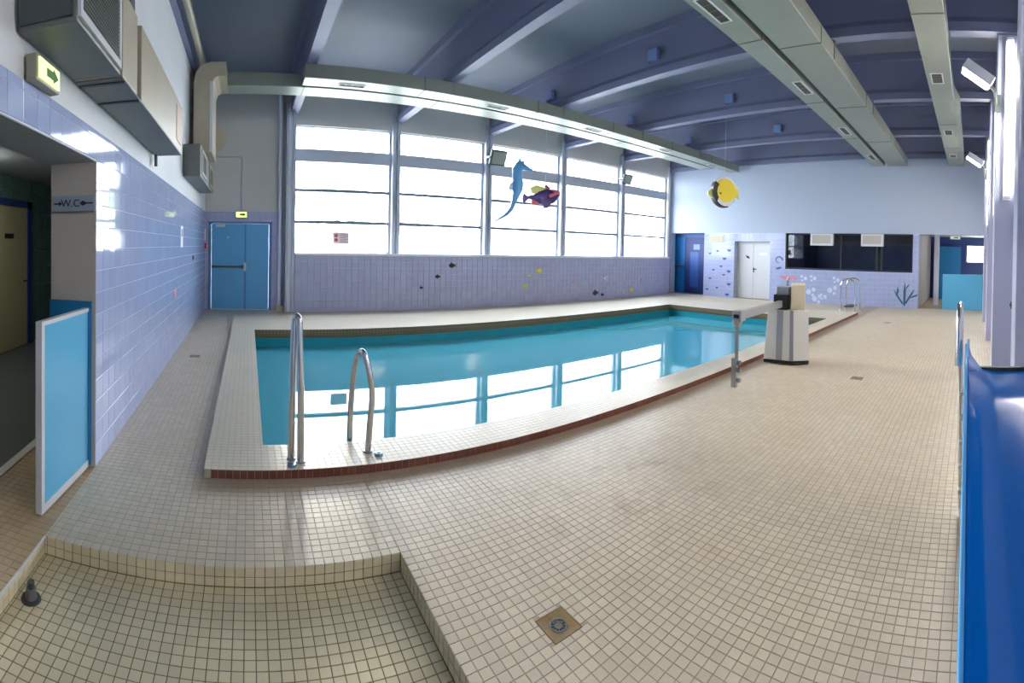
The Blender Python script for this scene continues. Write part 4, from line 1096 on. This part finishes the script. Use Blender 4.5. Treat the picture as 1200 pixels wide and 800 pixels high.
# ------------------------------------------------------------------ blue slide with ladder
def slide():
    t = thing('water_slide', 'glossy blue children slide standing beside the ribbed wall', 'slide', (1.8, -.25, 0))
    path = [(2.68, .955), (2.35, .95), (2.05, .84), (1.6, .66), (1.2, .49), (.75, .34), (.35, .28), (.05, .27)]
    P = bend([(x, 0, z) for x, z in path], 4)
    def prof(i):
        f = P[i].x
        yl = -.003 + .009 * f; hgt = .13 + (.02 if f > 2.2 else 0)
        w = -.50
        return [(yl, hgt), (yl - .012, hgt + .006), (yl - .03, hgt * .62), (yl - .055, .06), (yl - .09, .015), (yl - .15, 0), (w + .14, 0), (w + .08, .015), (w + .045, .06), (w + .02, hgt * .62), (w + .0, hgt + .006), (w - .012, hgt)]
    n = len(prof(0)); q = MB(); vs = []; fs = []
    for i, p in enumerate(P):
        pr = prof(i)
        vs += [(p.x, a, p.z + b) for a, b in pr] + [(p.x, a + (0.004 if k < n / 2 else -.004), p.z + b - .012) for k, (a, b) in enumerate(pr)]
    m2 = 2 * n
    for i in range(len(P) - 1):
        for k in range(n - 1):
            fs.append((i * m2 + k, i * m2 + k + 1, (i + 1) * m2 + k + 1, (i + 1) * m2 + k))
            fs.append((i * m2 + n + k, (i + 1) * m2 + n + k, (i + 1) * m2 + n + k + 1, i * m2 + n + k + 1))
        for k in (0, n - 1):
            fs.append((i * m2 + k, (i + 1) * m2 + k, (i + 1) * m2 + n + k, i * m2 + n + k))
    for i in (0, len(P) - 1):
        for k in range(n - 1):
            fs.append((i * m2 + k, i * m2 + k + 1, i * m2 + n + k + 1, i * m2 + n + k))
    q.add(vs, fs); o = q.build('chute', M['slide'], t, smooth=True)
    for sgn, off in ((0, 0), (1, 1)):
        q = MB(); q.tube([(p.x, prof(i)[0][0] if off == 0 else prof(i)[-1][0], p.z + prof(i)[0][1]) for i, p in enumerate(P)], .009, 8); q.build('rim', M['slide_rim'], t, smooth=True)
    # raised cheek at the platform
    for yy in (.012, -.512):
        q = MB(); q.prism([(2.70, yy - .008, .95), (2.70, yy - .008, 1.12), (2.62, yy - .008, 1.15), (2.48, yy - .008, 1.13), (2.30, yy - .008, 1.07), (2.22, yy - .008, .95)], (0, .016, 0)); q.build('platform_cheek', M['slide_rim'] if yy > 0 else M['slide'], t, bevel=.004)
    q = MB(); q.box(2.69, -.50, .925, 2.725, -.045, .975); q.build('top_trim', M['unit_dark'], t)
    # legs and braces
    for x, zt in ((2.60, .94), (.9, .36)):
        for yy in (-.04, -.46):
            q = MB(); q.cyl((x, yy, .0), (x, yy, zt), .02, 10); q.build('support_leg', M['steel'], t, smooth=True)
    # ladder
    for yy in (.064, -.525):
        q = MB(); q.tube(bend([(2.90, yy - .03, .012), (2.88, yy - .008, .9), (2.86, yy, 1.28), (2.78, yy, 1.34), (2.66, yy, 1.30), (2.60, yy, 1.0)]), .019, 12); q.build('ladder_rail', M['chrome'], t, smooth=True)
        q = MB(); q.cyl((2.90, yy - .03, 0), (2.90, yy - .03, .045), .026, 12); q.build('rubber_foot', M['white_metal'], t)
    for z in (.17, .32, .47, .62, .77):
        q = MB(); q.box(2.845, -.52, z - .012, 2.905, .058, z + .012); q.build('rung', M['white_metal'], t, bevel=.004)
slide()

# ------------------------------------------------------------------ floor drains and the footbath standpipe
dl = ['square brass floor drain with round grating beside the footbath corner', 'small floor drain on the open deck before the pool hoist', 'floor drain on the walkway between the lilac wall and the pool', 'small faint floor drain near the end wall doorway']
for (x, y_, h), lb in zip(drains, dl):
    t = thing('floor_drain', lb, 'drain', (x, y_, -.004))
    q = MB()
    n = 24; ri = h * .52
    vs = []
    for k in range(n):
        a = 2 * math.pi * k / n; c, s = math.cos(a), math.sin(a); e = h / max(abs(c), abs(s))
        vs += [(x + c * ri, y_ + s * ri, -.004), (x + c * e, y_ + s * e, -.001), (x + c * e, y_ + s * e, -.012), (x + c * ri, y_ + s * ri, -.014)]
    fs = []
    for k in range(n):
        j = (k + 1) % n
        for a, b_ in ((0, 1), (1, 2), (2, 3), (3, 0)):
            fs.append((k * 4 + a, j * 4 + a, j * 4 + b_, k * 4 + b_))
    q.add(vs, fs); q.build('drain_plate', M['brass'], t)
    q = MB(); q.tube(arc((x, y_, -.004), ri * .98, 0, 360, 24, (1, 0, 0), (0, 1, 0)), .0045, 6, caps=False); q.build('rim_ring', M['steel'], t)
    q = MB(); q.cyl((x, y_, -.06), (x, y_, -.02), ri * 1.02, 20); q.build('drain_well', M['dark_hole'], t)
    q = MB(); q.cyl((x, y_, -.019), (x, y_, -.005), ri * .45, 16)
    for k in range(12):
        a = 2 * math.pi * k / 12; v = Vector((math.cos(a), math.sin(a), 0))
        q.obox(Vector((x, y_, -.0065)) + v * ri * .7, v, Vector((-v.y, v.x, 0)), Zv, ri * .28, ri * .06, .0025)
    q.build('grating', M['drain_grate'], t)
t = thing('standpipe', 'short dark overflow pipe standing in the footbath corner', 'pipe', (-.985, 1.93, PITZ))
q = MB(); q.cyl((-.985, 1.93, PITZ), (-.985, 1.93, PITZ + .008), .05, 20, .046); q.build('base_flange', M['unit_dark'], t)
q = MB(); q.cyl((-.985, 1.93, PITZ + .006), (-.985, 1.93, PITZ + .055), .030, 18, .024); q.build('pipe_body', M['unit_grey'], t, smooth=True)
q = MB(); q.cyl((-.985, 1.93, PITZ + .055), (-.985, 1.93, PITZ + .085), .017, 14); q.build('pipe_neck', M['unit_dark'], t)

# ------------------------------------------------------------------ end wall fittings
d2 = MB()
Xr = XE + .42
d2.box(Xr, 9.66, 0, Xr + .05, 9.72, 2.3); d2.box(Xr, 9.66, 2.22, Xr + .05, 11.6, 2.37)
d2 = structure(d2.build('door_2', M['deep_blue']), 'blue double door set back in the recess in the far corner')
q = MB(); q.box(Xr, 10.86, .01, Xr + .05, 11.6, 2.22); q.build('door_leaf', M['recess_door'], d2)
q = MB(); q.box(Xr + .02, 9.72, .01, Xr + .05, 10.85, 2.22); q.build('door_leaf', M['navy'], d2)
q = MB(); q.box(Xr - .05, 10.90, 1.03, Xr - .01, 11.5, 1.09); q.build('panic_bar', M['unit_dark'], d2)
q = MB(); q.box(Xr + .012, 10.15, 1.74, Xr + .019, 10.45, 1.95); q.build('door_sign', M['box_blue'], d2)
q = MB(); q.box(Xr + .012, 10.2, .25, Xr + .019, 10.6, 1.65); q.build('door_panel', M['deep_blue'], d2)
Xd = XE + .22
d3 = MB(); d3.box(Xd, 6.885, 0, Xd + .06, 6.93, 2.06); d3.box(Xd, 8.28, 0, Xd + .06, 8.325, 2.06); d3.box(Xd, 6.885, 2.01, Xd + .06, 8.325, 2.06)
d3 = structure(d3.build('door_3', M['white_metal']), 'white double door in the end wall')
for a_, b_ in ((6.935, 7.655), (7.665, 8.275)):
    q = MB(); q.box(Xd + .01, a_, .012, Xd + .05, b_, 2.005); q.build('door_leaf', M['white_metal'], d3, bevel=.004)
q = MB(); q.box(Xd + .001, 7.615, .95, Xd + .009, 7.66, 1.13); q.box(Xd - .04, 7.60, 1.06, Xd + .0, 7.66, 1.09); q.box(Xd - .05, 7.50, 1.06, Xd - .035, 7.62, 1.09); q.build('door_handle', M['black'], d3)
q = MB(); q.prism([(Xd + .003, 7.98, 1.58), (Xd + .003, 7.84, 1.53), (Xd + .003, 7.80, 1.44), (Xd + .003, 7.93, 1.48)], (.004, 0, 0)); q.build('door_sticker', M['black'], d3)
q = MB(); q.box(Xd + .003, 7.10, 1.58, Xd + .008, 7.40, 1.68); q.build('door_sign', M['paper'], d3)
q = MB(); q.box(XE + .001, 8.80, 2.02, XE - .02, 9.42, 2.31)
t = q.build('vent_plate', M['beige_plate']); tag(t, 'beige blank plate above the tiled pier of the end wall', 'plate')
q = MB()
for k in range(4): q.box(XE - .024, 8.85, 2.07 + k * .055, XE - .0205, 9.37, 2.085 + k * .055)
each(q, 'plate_slot', M['jamb'], t)
# office window
wf = MB()
for l, r, s, u in holes_boxes(1.90, 6.31, 1.13, 2.375, [(1.96, 6.25, 1.19, 2.32)]): wf.box(XE + .10, l, s, XE + .16, r, u)
wf.box(XE + .10, 4.30, 1.19, XE + .16, 4.36, 2.32)
w6 = structure(wf.build('window_6', M['unit_navy']), 'dark internal office window in the end wall')
for a_, b_ in ((1.96, 4.30), (4.36, 6.25)):
    q = MB(); q.box(XE + .125, a_, 1.19, XE + .131, b_, 2.32); q.build('pane', M['dark_pane'], w6)
for k, (a_, b_) in enumerate(((4.58, 5.37), (2.87, 3.61))):
    t = thing('framed_panel', 'framed grey panel over the office window, on the ' + ('white door', 'open doorway')[k] + ' side', 'panel', (XE - .03, (a_ + b_) / 2, 2.15), 'framed panels over the office window')
    q = MB()
    for l, r, s, u in holes_boxes(a_, b_, 1.96, 2.36, [(a_ + .07, b_ - .07, 2.03, 2.31)]): q.box(XE - .05, l, s, XE + .09, r, u)
    q.build('panel_frame', M['white_metal'], t)
    q = MB(); q.box(XE - .03, a_ + .07, 2.03, XE + .07, b_ - .07, 2.31); q.build('panel_face', M['jamb'], t)
# half panel and items in the right opening
t = thing('half_partition', 'low cyan partition panel closing the open doorway of the end wall', 'partition', (XE + .1, .3, 0))
q = MB(); q.box(XE - .03, -.355, .01, XE + .01, .92, 1.12); q.build('partition_panel', M['cyan'], t, bevel=.004)
q = MB(); q.box(XE - .035, -.37, .0, XE + .30, -.345, 1.13); q.build('edge_post', M['cyan_deep'], t)
exit_sign('unlit sign hung under the head of the open end doorway', (XE + .05, .55, 2.29), (-1, 0, 0), (0, 0, 1), .34, .12, 'paper')
t = thing('rescue_board', 'yellow rescue float hung upright beside the open end doorway', 'rescue float', (XE - .06, -.56, .2))
q = MB(); q.tube([(XE - .07, -.47, .24), (XE - .07, -.47, .30), (XE - .07, -.47, .6), (XE - .07, -.47, 1.1), (XE - .07, -.47, 1.34), (XE - .07, -.47, 1.40)], [.04, .09, .10, .10, .085, .03], 14, flat=((1, 0, 0), .55)); q.build('float_body', M['yellow'], t, smooth=True)
q = MB(); q.tube([(XE - .13, -.48, .5), (XE - .14, -.48, .8), (XE - .13, -.48, 1.1)], .012, 8); q.build('grab_strap', M['black'], t)
q = MB(); q.cyl((XE - .01, -.47, 1.40), (XE - .09, -.47, 1.43), .012, 8); q.build('wall_hook', M['steel'], t)
q = MB(); q.box(XE - .07, -.57, 1.74, XE - .001, -.47, 1.92)
t = q.build('alarm_button', M['red']); tag(t, 'red alarm box high beside the open end doorway, above the yellow float', 'alarm')
q = MB(); q.cyl((XE - .07, -.52, 1.83), (XE - .078, -.52, 1.83), .025, 12); q.build('alarm_knob', M['paper'], t)
q = MB(); q.box(XE - .35, -.575, 0, XE - .02, -.40, .06)
tag(q.build('low_plinth', M['white_metal'], bevel=.01), 'low white plinth on the floor under the yellow rescue float', 'plinth')

# ------------------------------------------------------------------ right wall lamps
for k, x_face in enumerate((6.46, 11.88, 9.17, 3.75)):  # last two strip lights are unseen, added to brighten the room
    nm = ('nearer', 'farther', 'added hidden middle', 'added out-of-view near')[k]
    yy = (-.47, -.40, -.45, -.48)[k]
    t = thing('wall_tube_lamp', nm + ' upright strip light on a pilaster of the ribbed wall', 'lamp', (x_face, yy, 2.4), 'upright strip lights on the ribbed wall')
    q = MB(); q.box(x_face - .05, yy - .055, 2.44, x_face - .002, yy + .055, 4.72); q.build('lamp_tray', M['white_metal'], t)
    q = MB(); q.cyl((x_face - .075, yy, 2.50), (x_face - .075, yy, 4.66), .026, 14); q.build('light_tube', M['tube'], t, smooth=True)
    for z in (2.46, 4.66):
        q = MB(); q.box(x_face - .11, yy - .045, z, x_face - .05, yy + .045, z + .04); q.build('end_cap', M['white_metal'], t)
    if k > 1: continue
    t = thing('flood_lamp', nm + ' white floodlight on a pilaster bracket of the ribbed wall', 'lamp', (x_face - .05, -.25, 4.0), 'white floodlights on the ribbed wall')
    c = Vector((x_face - .12, -.03, 4.16)); ax = Vector((.12, -1, -.62)).normalized(); sd_ = ax.cross(Zv).normalized(); up = sd_.cross(ax)
    # long white box pointing out over the deck, lit underside
    q = MB(); q.obox(c, ax, sd_, up, .23, .10, .075); q.build('lamp_housing', M['white_metal'], t, bevel=.012)
    q = MB(); q.obox(c - up * .078, ax, sd_, up, .20, .085, .006); q.build('lamp_lens', M['flood_lit'], t)
    q = MB(); q.tube([c + ax * .2 - up * .02, Vector((x_face - .12, -.27, 3.92)), Vector((x_face - .02, -.29, 3.80)), Vector((x_face + .02, -.33, 3.80))], .022, 8); q.build('lamp_arm', M['unit_dark'], t)
    q = MB(); q.box(x_face - .03, -.36, 3.68, x_face - .001, -.32 + .04, 3.92); q.build('wall_bracket', M['unit_dark'], t)
for x, lb in ((6.2, 'nearer'), (8.7, 'farther')):
    q = MB(); q.cyl((x, YR + .0, 1.0), (x, YR + .05, 1.0), .05, 14)
    o = q.build('door_stop', M['unit_dark']); tag(o, lb + ' dark round door stop on the ribbed lilac wall', 'door stop')
    q = MB(); q.cyl((x, YR + .05, 1.0), (x, YR + .06, 1.0), .02, 10); q.build('knob_tip', M['black'], o)

# ------------------------------------------------------------------ stickers on the tiled walls
def sticker(name, label, shape, c, plane, size, m, group=None, flip=1, rot=0):
    """thin vinyl cut-out; plane 'W' faces -y, 'E' faces -x, 'L' faces +x"""
    c = Vector(c)
    if plane == 'W': A, N = Vector((1, 0, 0)), Vector((0, -1, 0))
    elif plane == 'E': A, N = Vector((0, -1, 0)), Vector((-1, 0, 0))
    else: A, N = Vector((0, 1, 0)), Vector((1, 0, 0))
    ca, sa = math.cos(rot), math.sin(rot)
    q = MB()
    for poly in shape:
        q.prism([c + (A * flip * (a * ca - b * sa) + Zv * (a * sa + b * ca)) * size + N * .0022 for a, b in poly], N * .003)
    o = q.build(name, M[m]); tag(o, label, 'sticker', group); return o
def ell(cx, cy, rx, ry, n=14): return [(cx + rx * math.cos(2 * math.pi * i / n), cy + ry * math.sin(2 * math.pi * i / n)) for i in range(n)]
FISH = [ell(0.05, 0, .36, .24), [(-.26, .0), (-.5, .22), (-.42, 0), (-.5, -.22)], [(-.05, .18), (.12, .40), (.2, .2)], [(0, -.18), (.1, -.36), (.18, -.18)]]
SHELL = [ell(0, 0, .34, .22), [(.2, .1), (.5, .3), (.34, 0)], [(-.2, .1), (-.46, .26), (-.34, -.02)]]
BUB = [ell(-.2, 0, .24, .24), ell(.28, .22, .18, .18), ell(.2, -.26, .14, .14)]
PLANT = [[(-.04, -.5), (.04, -.5), (.06, .1), (0, .5), (-.05, .1)], [(0, -.4), (.08, -.42), (.34, .0), (.42, .2), (.28, .05)], [(-.02, -.42), (-.3, -.05), (-.46, .18), (-.36, -.08), (-.1, -.44)],
         [(.0, .1), (.16, .3), (.2, .44), (.08, .28)], [(-.28, -.08), (-.24, .12), (-.3, .3), (-.34, .02)], [(.2, -.2), (.5, -.1), (.56, .0), (.3, -.1)]]
SWIRL = [[(.5 * math.cos(a) * (1 - a / 9), .5 * math.sin(a) * (1 - a / 9)) for a in [i * .5 for i in range(11)]] + [(.36 * math.cos(a) * (1 - a / 9), .36 * math.sin(a) * (1 - a / 9)) for a in [i * .5 for i in range(10, -1, -1)]],
         [(-.3, -.75), (.2, -.6), (.35, -.7), (.1, -.85), (-.2, -.9)]]
WAVE = [[(-.5 + i * .1, .06 + .06 * math.sin(i * 1.9)) for i in range(11)] + [(.5 - i * .1, -.08 + .06 * math.sin((10 - i) * 1.9)) for i in range(11)]]
STAR = [[((.5 if i % 2 == 0 else .22) * math.sin(math.pi * i / 5), (.5 if i % 2 == 0 else .22) * math.cos(math.pi * i / 5)) for i in range(10)]]
Y0 = YLEDGE
for (x, z, sz, lb, fl) in ((5.212, 1.135, .24, 'largest and uppermost of three black fish stickers on the parapet tiles', -1), (4.80, .845, .17, 'middle one of three black fish stickers on the parapet tiles', -1),
                           (4.351, .564, .12, 'smallest and lowest of three black fish stickers on the parapet tiles', -1), (10.346, .226, .30, 'black fish sticker low on the parapet under the fourth window, larger of a pair', -1),
                           (10.661, .15, .18, 'smaller black fish sticker low on the parapet, smaller of a pair', -1)):
    sticker('fish_sticker', lb, FISH, (x, Y0, z), 'W', sz, 'sticker_black', 'black fish stickers on the parapet', fl)
for (x, z, sz, lb) in ((8.045, .98, .26, 'largest yellow fish sticker on the parapet, under the third window'), (7.68, .834, .13, 'tiny yellow fish sticker on the parapet between two bigger yellow ones'),
                       (7.567, .539, .20, 'middle sized lower yellow fish sticker on the parapet, under the third window'), (12.088, .25, .26, 'yellow fish sticker low on the parapet under the fifth window'),
                       (11.692, .20, .13, 'small yellow fish sticker between the low yellow fish and a tiny one'), (11.435, .22, .11, 'tiny end fish sticker of the low yellow trio')):
    sticker('fish_sticker', lb, FISH, (x, Y0, z), 'W', sz, 'sticker_yellow', 'yellow fish stickers on the parapet')
sticker('seaweed_sticker', 'lower pale green seaweed sticker on the parapet under the fourth window', PLANT, (9.884, Y0, .60), 'W', .26, 'sticker_green', 'pale green stickers on the parapet')
sticker('seaweed_sticker', 'upper pale green seaweed sticker on the parapet under the fourth window', PLANT, (10.10, Y0, .82), 'W', .22, 'sticker_green', 'pale green stickers on the parapet')
sticker('star_sticker', 'pink star sticker on the parapet under the third window bay', STAR, (9.38, Y0, .617), 'W', .16, 'sticker_pink')
sticker('star_sticker', 'pink star sticker on the parapet near the far corner', STAR, (12.63, Y0, .58), 'W', .14, 'sticker_pink')
sticker('bubble_sticker', 'white bubble sticker on the parapet beside the pale green seaweed', BUB, (10.80, Y0, .69), 'W', .20, 'sticker_white')
sticker('star_sticker', 'red star sticker low on the glossy lilac wall', STAR, (XL, 6.635, .889), 'L', .24, 'sticker_red')
ORD = ['topmost', 'second from the top', 'third from the top', 'fourth from the top', 'fifth from the top', 'sixth from the top', 'seventh from the top', 'eighth from the top', 'ninth from the top', 'tenth from the top', 'eleventh from the top', 'last but one from the top', 'lowest']
for i, (y_, z) in enumerate(sorted(((9.39, 1.6), (8.746, 1.423), (8.886, 1.133), (9.22, .993), (8.55, .955), (8.766, .82), (9.363, .664), (9.05, .328), (8.536, .484), (9.49, .25), (8.6, .10), (8.55, 1.73), (9.05, 1.70)), key=lambda p: -p[1])):
    sticker('shell_sticker', 'dark blue sea creature sticker on the white door pier, ' + ORD[i], SHELL, (XE, y_, z), 'E', .15 + .06 * (i % 3 == 0), 'sticker_blue', 'sea creature stickers on the end wall pier', 1 if i % 2 else -1)
ORDS = ['nearest to the white door', 'second from the white door', 'third from the white door', 'fourth from the white door', 'fifth from the white door', 'sixth from the white door', 'nearest to the far ladder']
for i, (y_, z) in enumerate(sorted(((5.593, .833), (5.254, .846), (4.438, .82), (4.578, .473), (5.334, .38), (5.114, .16), (4.872, .24)), key=lambda p: -p[0])):
    sticker('bubble_sticker', 'white bubble sticker under the office window, ' + ORDS[i], BUB, (XE, y_, z), 'E', .28 + .1 * (i % 2), 'sticker_white', 'white bubble stickers under the office window', 1 if i % 2 else -1)
sticker('coral_sticker', 'dark teal coral sticker on the end wall beside the open doorway', PLANT, (XE, 2.14, .46), 'E', .78, 'sticker_teal')
sticker('wave_sticker', 'blue swirling wave sticker between the white door and the office window', SWIRL, (XE, 6.55, 1.42), 'E', .36, 'sticker_blue')
sticker('red_script_sticker', 'red wavy script-like sticker below the blue swirl', WAVE, (XE, 6.15, .835), 'E', .60, 'sticker_red')

# ------------------------------------------------------------------ outside, washed out by daylight
b = MB(); b.box(-60, YW + .35, -.6, 80, 140, -.5)
structure(b.build('ground', M['outside_ground']), 'pale yard outside the windows')
t = thing('outside_building', 'pale low building outside the fourth and fifth windows', 'building', (32, 46, -.5))
q = MB(); q.box(26, 42, -.5, 46, 52, 7.0); q.build('building_wall', M['outside_wall'], t)
q = MB(); q.box(25.6, 41.6, 7.0, 46.4, 52.4, 7.4); q.build('roof_slab', M['outside_ground'], t)
for k in range(5):
    q = MB(); q.box(28 + k * 3.4, 41.95, 3.2, 29.8 + k * 3.4, 42.02, 5.2); q.build('building_window', M['mullion'], t)
def tree(label, x, y_, r, h):
    t = thing('tree', label, 'tree', (x, y_, -.5))
    q = MB(); q.cyl((x, y_, -.5), (x, y_, h - r * .4), .22, 8, .12); q.build('trunk', M['bark'], t)
    bm = bmesh.new()
    rr = random.Random(int(x * 10))
    for k in range(60):
        a, b_, c_ = rr.gauss(0, .45), rr.gauss(0, .45), rr.gauss(0, .3)
        mtx = Matrix.Translation((a * r, b_ * r, h - .5 + c_ * r + .5)) @ Matrix.Diagonal((1, 1, .8, 1))
        bmesh.ops.create_icosphere(bm, subdivisions=1, radius=r * rr.uniform(.16, .3), matrix=mtx)
    me = bpy.data.meshes.new('crown'); bm.to_mesh(me); bm.free(); me.materials.append(M['leaf'])
    me.transform(Matrix.Translation((0, 0, .5)))
    o = bpy.data.objects.new('crown', me); COL.objects.link(o); o.parent = t
tree('pale hazy tree outside the first window', 8.6, 44, 3.4, 5.2)
tree('pale hazy tree outside the second window', 17.5, 50, 2.4, 4.4)
